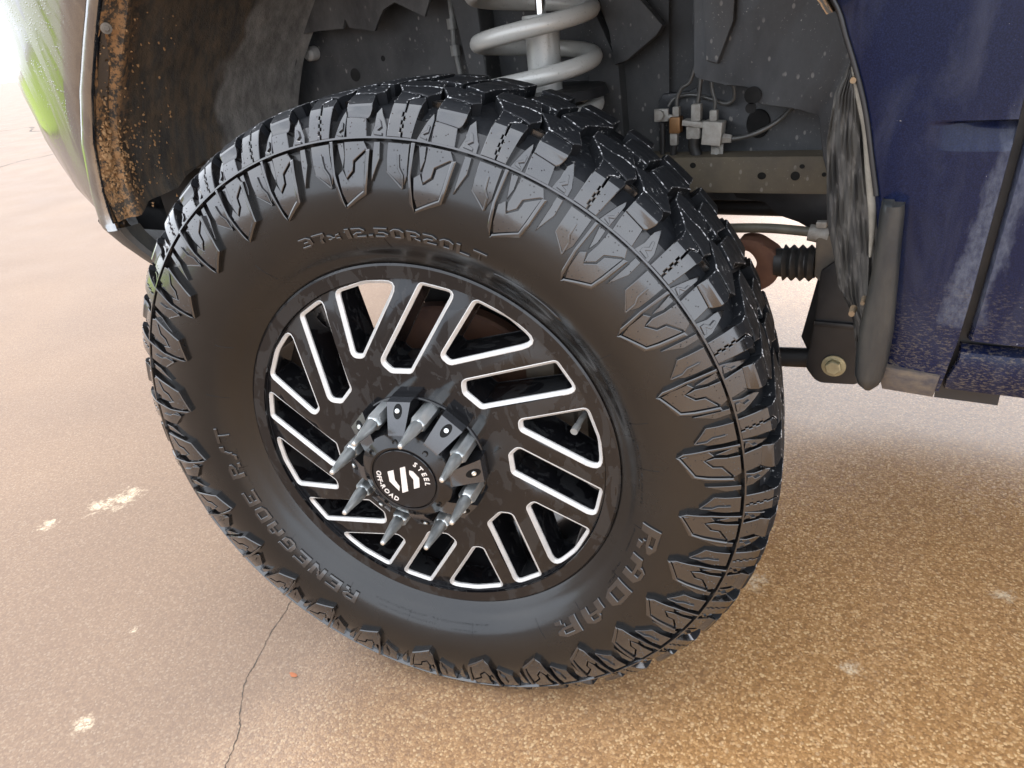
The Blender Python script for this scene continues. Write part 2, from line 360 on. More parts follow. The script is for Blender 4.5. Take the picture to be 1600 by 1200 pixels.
def glyph(ch, bold=0.0, extrude=0.05, shear=0.0):
    """one letter of size 1 as (verts, faces, advance)"""
    key = (ch, bold, extrude, shear)
    if key in FONT_CACHE: return FONT_CACHE[key]
    def build(body):
        cu = bpy.data.curves.new('glyph', 'FONT'); cu.body = body; cu.size = 1.0; cu.extrude = extrude; cu.offset = bold; cu.shear = shear; cu.resolution_u = 3
        o = bpy.data.objects.new('glyph', cu); col.objects.link(o); dg = bpy.context.evaluated_depsgraph_get(); dg.update()
        me = o.evaluated_get(dg).to_mesh(); v = [tuple(q.co) for q in me.vertices]; f = [tuple(q.vertices) for q in me.polygons]
        o.evaluated_get(dg).to_mesh_clear(); bpy.data.objects.remove(o); bpy.data.curves.remove(cu); return v, f
    v, f = build(ch)
    xs = [q[0] for q in v] or [0, 0.3]
    FONT_CACHE[key] = (v, f, min(xs), max(xs)); return FONT_CACHE[key]

# ------------------------------------------------------------------ the truck and its parts
truck = empty('pickup_truck'); tag(truck, 'dark blue pickup truck with spiked black wheel, chrome bumper and mud-caked wheel well', 'pickup truck')
STEER = R_(11.104)
wheel = empty('wheel', (0, 0, WZ), STEER, truck)

SIDE, LUG, TREAD, SCUFF = m_rubber_side(), m_rubber_lug(), m_rubber_tread(), m_rubber_scuff()
RIM, MILL, STEEL = m_rim_black(), m_machined(), m_steel()
CAPB = m_simple('satin black cap', (0.008, 0.008, 0.009), 0.16, nscale=60, bump=0.03)
GREYP = m_simple('gloss black rib face', (0.022, 0.023, 0.026), 0.2, nscale=50, bump=0.05, spec=1.0)
WHITEP = m_simple('off-white print', (0.72, 0.66, 0.60), 0.4, nscale=200, var=0.08, bump=0)
BARREL = m_simple('black wheel barrel', (0.018, 0.018, 0.020), 0.35, nscale=30)
IRON = m_dirty('rusty brake iron', (0.085, 0.045, 0.035), (0.16, 0.075, 0.04), 0.6, 0.6, 20)
DUSTSH = m_simple('added shield black', (.012, .012, .012), .5)
CAST = m_dirty('dirty cast iron', (0.10, 0.085, 0.07), (0.20, 0.16, 0.11), 0.6, 0.5, 30)

# ---- tyre section: (r, y) from the bead to mid-tread, then mirrored
prof = [(.262, .020), (.268, .012), (.2765, .002), (.284, -.004), (.2915, -.0092), (.302, -.018), (.318, -.028), (.338, -.034), (.358, -.036), (.380, -.0347),
        (.4035, -.0287), (.4228, -.0207), (.4362, -.0112), (.4468, -.0007), (.4530, .0112), (.4552, .0225), (.457, .06), (.458, .11)]
dense = smooth_poly(prof, 24)
dense = np.vstack([dense, np.stack([dense[::-1, 0], 0.22 - dense[::-1, 1]], 1)[1:]])
seg_l = np.hypot(*np.diff(dense, axis=0).T); SL = np.concatenate([[0], np.cumsum(seg_l)])
half = len(dense) // 2
s_ring = np.interp(.424, dense[:half, 0], SL[:half])
dd = np.gradient(dense, axis=0); nn = np.stack([dd[:, 1], -dd[:, 0]], 1); nn /= np.linalg.norm(nn, axis=1)[:, None]
ker = np.ones(9) / 9; nn = np.stack([np.convolve(np.pad(nn[:, i], 4, 'edge'), ker, 'valid') for i in (0, 1)], 1); nn /= np.linalg.norm(nn, axis=1)[:, None]
T_END = (SL[-1] - 2 * s_ring) * 1000.0        # t of the inner ring line
def hgt(t):
    t = np.minimum(t, T_END - t); return np.interp(t, [-75, -12, 5, 20, 38, 55, 200], [.0045, .0070, .0085, .0110, .0142, .0138, .0136])
def surf(u, t, z):
    """tyre surface: u degrees round the wheel, t mm from the ring line, z fraction of the lug height"""
    u, t, z = np.atleast_1d(u).astype(float), np.atleast_1d(t).astype(float), np.atleast_1d(z).astype(float)
    s = s_ring + t / 1000.0; h = z * hgt(t)
    r = np.interp(s, SL, dense[:, 0]) + np.interp(s, SL, nn[:, 0]) * h; y = np.interp(s, SL, dense[:, 1]) + np.interp(s, SL, nn[:, 1]) * h
    a = np.radians(u); return np.stack([r * np.sin(a), y, r * np.cos(a)], 1)
MMD = 450.0 * math.pi / 180.0                 # mm per degree on the flat tread
bm = bmesh.new(); lathe(bm, [tuple(q) for q in dense[::4]], 270)
tyre = from_bm('tyre', bm, [SIDE, TREAD], wheel, 40)
for p in tyre.data.polygons:
    c = p.center
    if math.hypot(c.x, c.z) > .4435: p.material_index = 1
bm = bmesh.new(); tl = [(-1.7, 0), (-1.1, 1.15), (0.7, 1.15), (1.3, 0)]
P0 = [surf(0, t, z)[0] for t, z in tl]; lathe(bm, [(q[2], q[1]) for q in P0], 270)
from_bm('shoulder_ring_rib', bm, LUG, wheel, 40)

def lug_mesh(name, parts, k, mats=None, edge_t=None):
    bm = bmesh.new(); out_v, out_f, out_m = [], [], []
    for pd in parts:
        poly = [(u * k * MMD, t) for u, t in pd['p']]; rim = pd.get('rim', 1.1); zt = pd.get('z', 1.0); b = bmesh.new()
        area = sum(poly[i - 1][0] * poly[i][1] - poly[i][0] * poly[i - 1][1] for i in range(len(poly)))
        if area < 0: poly = poly[::-1]
        f = b.faces.new([b.verts.new((x, t, 0.0)) for x, t in poly]); b.normal_update()
        r = bmesh.ops.inset_region(b, faces=[f], thickness=rim, use_even_offset=True, use_boundary=True)
        for q in r['faces']: q.material_index = 1
        edge = [e for e in b.edges if e.is_boundary]
        for e in edge:
            for v in e.verts: v.co.z = 1.0
        ex = bmesh.ops.extrude_edge_only(b, edges=edge)
        for g in ex['geom']:
            if isinstance(g, bmesh.types.BMVert): g.co.z = 2.0
            if isinstance(g, bmesh.types.BMFace): g.material_index = 2
        ts = [t for _, t in poly]; xs = [x for x, _ in poly]
        kn = sorted(set(list(np.arange(math.ceil(min(ts) / 7) * 7, max(ts), 7)) + list(pd.get('knots', []))))
        for t in kn:
            if min(ts) < t < max(ts): bmesh.ops.bisect_plane(b, geom=b.verts[:] + b.edges[:] + b.faces[:], plane_co=(0, t, 0), plane_no=(0, 1, 0), dist=1e-5)
        for x in np.arange(math.ceil(min(xs) / 20) * 20, max(xs), 20):
            bmesh.ops.bisect_plane(b, geom=b.verts[:] + b.edges[:] + b.faces[:], plane_co=(x, 0, 0), plane_no=(1, 0, 0), dist=1e-5)
        bmesh.ops.recalc_face_normals(b, faces=b.faces); b.verts.index_update()
        co = np.array([v.co[:] for v in b.verts]); U, T, L = co[:, 0] / MMD, co[:, 1], co[:, 2]
        top = np.interp(T, *zt) if isinstance(zt, tuple) else np.full(len(T), zt); dz = rim * 0.6 / 1000.0 / hgt(T)
        Z = np.where(L <= 1, top - L * dz, (top - dz) * (2 - L) + (-0.12) * (L - 1)); W = surf(U, T, Z); off = len(out_v)
        out_v += [tuple(q) for q in W]
        for f in b.faces:
            out_f.append([v.index + off for v in f.verts]); mi = f.material_index
            if edge_t is not None:          # beyond the hard edge the block carries matt tread rubber, its rim scuffed
                tm = sum(T[v.index] for v in f.verts) / len(f.verts); mi = (1 if mi == 1 else 2) if tm > edge_t else 0
            out_m.append(mi)
        if pd.get('dots'):
            for _ in range(pd['dots']):
                for _try in range(12):
                    u = rng.uniform(min(xs), max(xs)); t = rng.uniform(min(ts), max(ts)); inside = False
                    for i in range(len(poly)):
                        (x1, y1), (x2, y2) = poly[i - 1], poly[i]
                        if (y1 > t) != (y2 > t) and u < (x2 - x1) * (t - y1) / (y2 - y1) + x1: inside = not inside
                    if inside:
                        zz = float(np.interp(t, *zt)) if isinstance(zt, tuple) else zt; h = float(hgt(t)); o2 = len(out_v)
                        ring = [(u + 0.75 * math.cos(a), t + 0.75 * math.sin(a)) for a in np.linspace(0, 2 * math.pi, 6)[:-1]]
                        out_v += [tuple(q) for q in surf([q[0] / MMD for q in ring], [q[1] for q in ring], [zz] * 5)]; out_v.append(tuple(surf(u / MMD, t, zz + 0.0009 / h)[0]))
                        for i in range(5): out_f.append([o2 + i, o2 + 5, o2 + (i + 1) % 5]); out_m.append(0)
                        break
        b.free()
    bm.free(); me = bpy.data.meshes.new(name); me.from_pydata(out_v, [], out_f); me.polygons.foreach_set('material_index', out_m)
    b = bmesh.new(); b.from_mesh(me); bmesh.ops.recalc_face_normals(b, faces=b.faces); b.to_mesh(me); b.free()
    return finish(me, mats, 24)

# sipe meander through the outer shoulder block
mz = []; t_ = 2.0; sgn = 1
while t_ < 30: mz += [(sgn * 0.13, t_), (sgn * 0.13, min(t_ + 4.0, 30.5))]; t_ += 4.0; sgn = -sgn
mz += [(0.1, 33), (0.1, 37), (0.7, 41), (1.3, 43)]
def mcurve(u0): return [(u0 + u, t) for u, t in mz]
A_left = [(-5.2, 1), (-5.15, 15), (-5.1, 31), (-4.85, 40), (-5.05, 52)] + [(-2.2, 46.5)] + mcurve(-3.35)[::-1] + [(-3.2, 1)]
A_right = [(-2.75, 1)] + mcurve(-3.08) + [(-1.35, 43.8), (-1.0, 40), (-1.25, 30), (-1.65, 1)]
zA = ([0, 31, 33, 60], [1.0, 1.0, 1.02, 1.0])
B_low = [(1.15, 1), (1.0, 12), (.95, 23.5), (4.1, 21), (4.25, 14), (4.5, 1)]
B_high = [(.95, 24.2), (1.05, 35), (1.15, 48.5), (4.6, 45.5), (4.95, 38), (4.9, 30), (4.5, 24.0), (4.2, 22.0)]
zB = ([20, 23, 26, 29, 31, 33, 60], [.50, .54, .62, .78, .95, 1.0, 1.0])
PIECES = [
 ('shoulder_block', [dict(p=A_left, z=zA, knots=(31, 33), rim=.8, dots=5), dict(p=A_right, z=zA, knots=(31, 33), rim=.8, dots=5)], 'sh'),
 ('shoulder_block', [dict(p=B_low, z=.66, rim=.8, dots=7), dict(p=B_high, z=zB, knots=(23, 26, 29, 31, 33), rim=.8)], 'sh'),
 ('tread_block', [dict(p=[(-5.1, 53.6), (-2.15, 48.2), (-1.15, 45.6), (-.35, 62), (-1.2, 85), (-3.4, 90), (-4.6, 84), (-7.3, 88)], rim=1.3), dict(p=[(-1.25, 86.5), (-3.4, 91.5), (-4.6, 85.5), (-7.4, 89.5), (-7.95, 99), (-8.1, 127), (-4.9, 130), (-2.6, 126)][::-1], rim=1.2)], 'tr'),
 ('tread_block', [dict(p=[(1.1, 50.2), (4.65, 47.2), (5.5, 54), (3.95, 89), (.3, 102), (-1.6, 94), (.7, 58)], rim=1.3)], 'tr'),
 ('tread_block', [dict(p=[(-4.4, 133), (-1.2, 128), (-.2, 122), (-.3, 143), (.9, 189), (-2.8, 198), (-4.2, 180)], rim=1.3)], 'tr'),
 ('tread_block', [dict(p=[(.5, 118), (3.9, 100), (4.1, 126), (6.6, 178), (3.0, 195), (1.5, 172)], rim=1.3)], 'tr'),
 ('tread_block', [dict(p=[(-5.2, 204), (-1.0, 201), (-1.2, 243), (-5.0, 240)], rim=1.3)], 'tr'),
 ('tread_block', [dict(p=[(1.0, 200), (6.2, 188), (6.4, 236), (1.2, 242)], rim=1.3)], 'tr'),
 ('inner_shoulder_block', [dict(p=[(-5.0, 248), (-1.2, 250), (-1.2, 290), (-5.0, 290)], rim=1.5), dict(p=[(.9, 249), (5.0, 243), (5.0, 290), (.9, 290)], rim=1.5)], 'tr'),
 ('sidewall_lug', [dict(p=[(1.0, -3.2), (4.24, -3.2), (4.95, -12.2), (4.45, -12.8), (2.45, -22.8), (2.2, -33), (.95, -40.8), (.65, -31), (.95, -18)], rim=.7, dots=7, z=1.0),
                   dict(p=[(1.0, -42.4), (2.5, -34.2), (2.72, -24.2), (4.55, -14.4), (4.75, -14.2), (4.2, -40.5), (3.85, -53), (.15, -67), (-.45, -55), (-.62, -36), (.3, -31)], rim=.7, dots=8, z=.9),
                   dict(p=[(-1.25, -3.0), (-.75, -3.0), (-.9, -36), (-.35, -64), (-.12, -71), (-.95, -63), (-1.35, -36)], rim=.9, z=1.45),
                   dict(p=[(5.45, -11.5), (4.8, -12.6), (4.3, -40.0), (3.9, -53.0), (.02, -68.0), (-.15, -72.5), (4.4, -57), (4.95, -41)], rim=1.5, z=1.4)], 'si'),
 ('sidewall_lug', [dict(p=[(-4.95, -3.6), (-1.75, -3.6), (-1.7, -35.3), (-2.45, -49), (-5.05, -34)], rim=.6, z=([-50, -36, -20, 0], [.35, .6, .95, .95]), dots=8),
                   dict(p=[(-3.3, -15), (-3.0, -15), (-2.9, -28), (-2.3, -35.5), (-2.25, -49), (-2.5, -48.5), (-2.6, -36), (-3.2, -29)], rim=.5, z=([-50, -36, -20, 0], [.75, .95, 1.25, 1.25])),
                   dict(p=[(-5.15, -33), (-4.9, -33.2), (-2.4, -48), (-2.45, -50)], rim=.4, z=.75)], 'si'),
 ('groove_rib', [dict(p=[(-7.2, -3.2), (-6.3, -3.2), (-6.25, -20.5), (-7.6, -44)], rim=.5, z=.7, dots=3),
                 dict(p=[(-.5, -3.2), (.55, -3.2), (.7, -17), (.25, -29)], rim=.5, z=.6, dots=2),
                 dict(p=[(-1.15, 1.5), (.55, 1.5), (.62, 14), (.62, 28), (.35, 34), (-.3, 22)], rim=.7, z=.42),
                 dict(p=[(-.6, 5), (.35, 3), (.35, 5), (-.2, 8), (.45, 11), (.45, 18), (.2, 18), (.2, 13), (-.6, 8)], rim=.35, z=.66),
                 dict(p=[(4.95, 1.5), (7.5, 1.5), (7.4, 12), (6.4, 28), (5.9, 36), (5.35, 28), (5.4, 14)], rim=.7, z=.42),
                 dict(p=[(5.6, 4), (6.9, 3), (6.9, 6), (6.1, 8), (6.7, 12), (6.3, 20), (6.0, 20), (6.2, 13), (5.6, 9)], rim=.35, z=.66),
                 dict(p=[(-1.0, 50), (.8, 50), (.5, 54), (-.9, 54)], rim=.5, z=.5), dict(p=[(-.9, 57), (.7, 57), (.4, 61), (-.9, 61)], rim=.5, z=.5)], 'si'),
]
VANG = [-15.4, -2.0, 11.5, 25.9, 40.4, 54.4, 68.1, 81.2, 94.7, 106.6, 118.7, 131.0, 143.7, 156.6, 171.0, 186.0, 200.6, 214.0, 226.5, 239.2, 251.7, 266.5, 280.5, 294.7, 307.2, 321.5, 333.6]
PITCHK = (0.93, 1.0, 1.07)
MESHES = {}
TREADM = {'sh': [LUG, SCUFF, TREAD], 'tr': [TREAD, SCUFF, TREAD], 'si': [LUG, LUG, LUG]}
for i, ang in enumerate(VANG):
    nxt = VANG[(i + 1) % len(VANG)] + (360 if i == len(VANG) - 1 else 0); prv = VANG[i - 1] - (360 if i == 0 else 0)
    pk = min(PITCHK, key=lambda q: abs(q - (nxt - prv) / 2 / 13.33))
    for pi, (nm, parts, kind) in enumerate(PIECES):
        key = (pi, pk)
        if key not in MESHES: MESHES[key] = lug_mesh(nm, parts, pk, TREADM[kind], 32.4 if kind == 'sh' else None)
        o = bpy.data.objects.new(nm, MESHES[key]); link(o, wheel); o.rotation_euler = (0, R_(ang), 0)
        if nm == 'groove_rib': o['kind'] = 'stuff'

# ---- raised lettering and mould lines on the sidewall
BLOCK = {  # block capitals on a 5 x 7 grid: # full cell, 1-4 a cell with one corner cut (1 top left, 2 top right, 3 bottom right, 4 bottom left)
 '3': ['####2', '....#', '....#', '.####', '....#', '....#', '####3'], '7': ['#####', '....#', '...1#', '...#3', '..1#.', '..##.', '..##.'], '1': ['..##', '.1##', '..##', '..##', '..##', '..##', '..##'],
 'x': ['.....', '.....', '2...1', '#2.1#', '.###.', '#3.4#', '3...4'], '2': ['####2', '....#', '....#', '1###3', '#....', '#....', '#####'], '.': ['..', '..', '..', '..', '..', '##', '##'],
 '5': ['#####', '#....', '#....', '####2', '....#', '....#', '####3'], '0': ['1###2', '#...#', '#...#', '#...#', '#...#', '#...#', '4###3'], 'R': ['####2', '#...#', '#...#', '####3', '#..2.', '#..#2', '#...#'],
 'L': ['#....', '#....', '#....', '#....', '#....', '#....', '#####'], 'T': ['#####', '..#..', '..#..', '..#..', '..#..', '..#..', '..#..'], 'A': ['.1##2', '.#..#', '1#..#', '#####', '#...#', '#...#', '#...#'],
 'D': ['####2', '#...#', '#...#', '#...#', '#...#', '#...#', '####3'], 'E': ['#####', '#....', '#....', '####.', '#....', '#....', '#####'], 'N': ['#2..#', '##..#', '##2.#', '#4#.#', '#.#2#', '#.4##', '#..4#'],
 'G': ['1####', '#....', '#....', '#.###', '#...#', '#...#', '4###3'], '/': ['...1#', '...##', '..1#.', '..#3.', '.1#..', '.##..', '#3...']}
CW = [1.75, 0.75, 0.75, 0.75, 1.75]; RH = [1.6, .65, .65, 1.4, .65, .65, 1.6]
def block_glyph(ch):
    rows = BLOCK[ch]; n = len(rows[0]); cw = CW if n == 5 else [1.0] * n; X = np.concatenate([[0], np.cumsum(cw)]); Y = sum(RH) - np.concatenate([[0], np.cumsum(RH)]); cells = []
    for j, r in enumerate(rows):
        for i, c in enumerate(r):
            x0, x1, y1, y0 = X[i], X[i + 1], Y[j], Y[j + 1]; q = [(x0, y0), (x1, y0), (x1, y1), (x0, y1)]
            if c == '.': continue
            if c in '1234': q.pop({'1': 3, '2': 2, '3': 1, '4': 0}[c])
            cells.append(q)
    return cells, X[-1]
def arc_text(name, text, u0, u1, t0, t1, mat, z=1.6, shear=0.0, gap=1.0, bev=.55):
    """letters read clockwise from u0 to u1 degrees, feet at t0 and heads at t1; each raised with a bevelled rim"""
    gl = [None if c == ' ' else block_glyph(c) for c in text]; tot = sum(3.0 if q is None else q[1] for q in gl) + gap * (len(text) - 1); hh = (t1 - t0) / sum(RH); x = 0.0
    rm = .424 + (t0 + t1) / 2000.0; kx = math.radians(u1 - u0) * rm * 1000 / tot; V, F = [], []
    for q in gl:
        if q is None: x += 3.0 + gap; continue
        b = bmesh.new(); cache = {}
        for cell in q[0]:
            vs = []
            for cx, cy in cell:
                key = (round(cx, 3), round(cy, 3))
                if key not in cache: cache[key] = b.verts.new(((x + cx) * kx + shear * cy * hh, cy * hh, 0))
                vs.append(cache[key])
            b.faces.new(vs)
        b.normal_update(); bmesh.ops.inset_region(b, faces=b.faces[:], thickness=bev, use_even_offset=True, use_boundary=True)
        ed = [e for e in b.edges if e.is_boundary]
        for e in ed:
            for v in e.verts: v.co.z = 1.0
        for g_ in bmesh.ops.extrude_edge_only(b, edges=ed)['geom']:
            if isinstance(g_, bmesh.types.BMVert): g_.co.z = 2.0
        bmesh.ops.recalc_face_normals(b, faces=b.faces); b.verts.index_update(); n0 = len(V); co = np.array([v.co[:] for v in b.verts]); H_ = hgt(t0 + co[:, 1])
        Z = np.where(co[:, 2] < .5, z, np.where(co[:, 2] < 1.5, z - bev * 1.1, -.6)) / 1000.0 / H_
        V += [tuple(w_) for w_ in surf(u0 + np.degrees(co[:, 0] / 1000.0 / rm), t0 + co[:, 1], Z)]; F += [[v.index + n0 for v in f.verts] for f in b.faces]; b.free(); x += q[1] + gap
    o = from_py(name, V, F, mat, wheel, 25); o['kind'] = 'stuff'; return o
arc_text('size_lettering', '37x12.50R20LT', -16.8, 26.2, -110.0, -96.5, LUG, z=2.1, gap=1.1, bev=.5)
arc_text('maker_lettering', 'RADAR', 100.3, 146.3, -115, -88.5, LUG, z=2.6, shear=.10, gap=1.7, bev=.8)
arc_text('model_lettering', 'RENEGADE R/T', 209.5, 275.5, -119, -98, LUG, z=2.6, gap=1.3, bev=.75)
# small moulded text rows read only as broken ridges here; hair-thin mould lines run across the sidewall
bm = bmesh.new()
def ridge(u0, t0, u1, t1, wmm, z):
    c = math.radians(1) * 400; dx, dt = (u1 - u0) * c, t1 - t0; L = math.hypot(dx, dt); nx, nt_ = -dt / L * wmm / 2, dx / L * wmm / 2; n = max(2, int(L / 5)); prev = None
    for i in range(n + 1):
        u, t = u0 + (u1 - u0) * i / n, t0 + (t1 - t0) * i / n
        row = [bm.verts.new(tuple(q)) for q in surf([u + nx / c, u, u - nx / c], [t + nt_, t, t - nt_], [-.05, z / 4.5, -.05])]
        if prev: [bm.faces.new((prev[j], prev[j + 1], row[j + 1], row[j])) for j in (0, 1)]
        prev = row
for u in (-58, -30, 4, 31, 57, 74, 86, 103, 120, 137, 152, 173, 193, 213, 236, 262, 285):
    ridge(u, -128, u + rng.uniform(-1, 1), rng.choice((-96, -104)), .7, .55)
for a0, a1, t0 in ((70, 96, -124), (72, 92, -129), (104, 112, -127), (116, 121, -126), (120, 124, -121), (168, 186, -127), (172, 180, -116), (185, 203, -119), (188, 205, -127), (256, 268, -122), (44, 66, -125), (46, 68, -129)):
    u = a0
    while u < a1:
        hgt_ = rng.uniform(2.2, 3.4); ridge(u, t0, u + rng.uniform(-.1, .2), t0 + hgt_, .55, .5)
        if rng.random() < .5: ridge(u, t0 + rng.choice((0, hgt_ * .5, hgt_)), u + .4, t0 + rng.choice((0, hgt_)), .5, .45)
        u += rng.uniform(.42, .75)
from_bm('mould_lines', bm, SIDE, wheel, 25)['kind'] = 'stuff'
# raised patch with a moulded rim near the top right of the bead
bm = bmesh.new()
pp = [(35 + 6.5 * math.cos(a) * (1 if math.cos(a) < 0 else 1.6), -121 + 4.2 * math.sin(a)) for a in np.linspace(0, 2 * math.pi, 28)[:-1]]
V = [bm.verts.new(tuple(surf(u, t, .22)[0])) for u, t in pp]; V2 = [bm.verts.new(tuple(surf(35 + (u - 35) * 1.06, -121 + (t + 121) * 1.15, -.05)[0])) for u, t in pp]
cc = bm.verts.new(tuple(surf(36.5, -121, .22)[0]))
for i in range(len(V)): j = (i + 1) % len(V); bm.faces.new((V[i], V[j], V2[j], V2[i])); bm.faces.new((V[i], V[j], cc))
from_bm('moulded_patch', bm, SIDE, wheel, 30)

# ---- rim
def yf(r): return float(np.interp(r, [.10, .13, .155, .18, .205, .23, .2535, .2556, .2570, .28], [-.012, -.012, -.0113, -.0091, -.0053, 0, .0062, .0062, 0, 0]))
def pc(a, r): return (r * math.sin(math.radians(a)), r * math.cos(math.radians(a)))
SLOT = fillet([pc(8.2, .2530), pc(19.4, .2530), pc(5.0, .1322), pc(-8.2, .1322), pc(-13.0, .1490)], [.008, .010, .009, .010, .014])
TRI = fillet([pc(24.7, .2535), pc(35.5, .2548), pc(47.2, .2530), pc(24.4, .1600), pc(18.9, .1665)], [.010, .06, .014, .010, .010])
def rotp(poly, a):
    c, s = math.cos(math.radians(a)), math.sin(math.radians(a)); return [(x * c + z * s, -x * s + z * c) for x, z in poly]
WINS = [rotp(SLOT, 45 * k) for k in range(8)] + [rotp(TRI, 45 * k) for k in range(8)]
def in_poly(x, z, poly):
    ins = False
    for i in range(len(poly)):
        (x1, y1), (x2, y2) = poly[i - 1], poly[i]
        if (y1 > z) != (y2 > z) and x < (x2 - x1) * (z - y1) / (y2 - y1) + x1: ins = not ins
    return ins
def disc_with_windows(bm, wins, r_in, r_out, yfun, rings=(.104, .115, .128, .15, .165, .18, .195, .21, .222, .234, .244, .2535), flip=False):
    pts, edges = [], []
    def loop(L):
        n0 = len(pts); pts.extend([Vector(q) for q in L]); edges.extend([(n0 + i, n0 + (i + 1) % len(L)) for i in range(len(L))])
    loop([pc(a, r_out) for a in np.arange(0, 360, 1.5)]); loop([pc(a, r_in) for a in np.arange(0, 360, 3)])
    for wv in wins: loop(wv)
    if r_out > .2565: loop([pc(a, .2556) for a in np.arange(0.7, 360, 1.5)])
    for r in rings: pts.extend([Vector(pc(a, r)) for a in np.arange(0, 360, 6)])
    for k in range(8):
        for a, r0, r1 in ((21.8, .17, .25), (19.5, .155, .16), (0 + 22.2, .2, .21)): pass
    v, e, f, *_ = delaunay_2d_cdt(pts, edges, [], 0, 1e-7)
    V = [bm.verts.new((q.x, yfun(math.hypot(q.x, q.y)), q.y)) for q in v]
    for t in f:
        cx, cz = sum(v[i].x for i in t) / 3, sum(v[i].y for i in t) / 3; r = math.hypot(cx, cz)
        if r > r_out or r < r_in or any(in_poly(cx, cz, wv) for wv in wins): continue
        bm.faces.new([V[i] for i in t])
    for q in V:
        if not q.link_faces: bm.verts.remove(q)
bm = bmesh.new(); disc_with_windows(bm, WINS, .0985, .2570, yf)
lathe(bm, [(.2570, 0), (.2735, -.0008), (.2762, .0008), (.2770, .0045), (.2770, .016), (.268, .020)], 180)
lathe(bm, [(.0985, -.012), (.0972, -.0105), (.0965, .012), (.03, .012)], 96)
for wv in WINS:                                   # deep window walls behind the milled edge
    pi_ = inset(wv, .0042); pb = inset(wv, .0056); n = len(wv)
    a = [bm.verts.new((x, yf(math.hypot(x, z)) + .0036, z)) for x, z in pi_]; b = [bm.verts.new((x, .050, z)) for x, z in pb]
    for i in range(n): j = (i + 1) % n; bm.faces.new((a[i], a[j], b[j], b[i]))
disc_with_windows(bm, [inset(wv, .0062).tolist() for wv in WINS], .0985, .2560, lambda r: .050)
from_bm('rim', bm, RIM, wheel, 32)
for wv in WINS:
    bm = bmesh.new(); po = inset(wv, -.0006); pi_ = inset(wv, .0044); n = len(wv)
    rows = [[bm.verts.new((x, yf(math.hypot(x, z)) + d, z)) for x, z in q] for q, d in ((po, .0010), (po, -.0004), (inset(wv, .0004), -.0006), (pi_, .0034), (pi_, .0060))]
    for A, B in zip(rows, rows[1:]):
        for i in range(n): j = (i + 1) % n; bm.faces.new((A[i], A[j], B[j], B[i]))
    from_bm('milled_window_edge', bm, MILL, wheel, 30)
bm = bmesh.new(); lathe(bm, [(.268, .018), (.262, .03), (.258, .05), (.247, .075), (.247, .19), (.255, .225), (.268, .225)], 120); lathe(bm, [(.2555, .0035), (.2560, .05), (.262, .05)], 120)
from_bm('rim_barrel', bm, BARREL, wheel, 30)

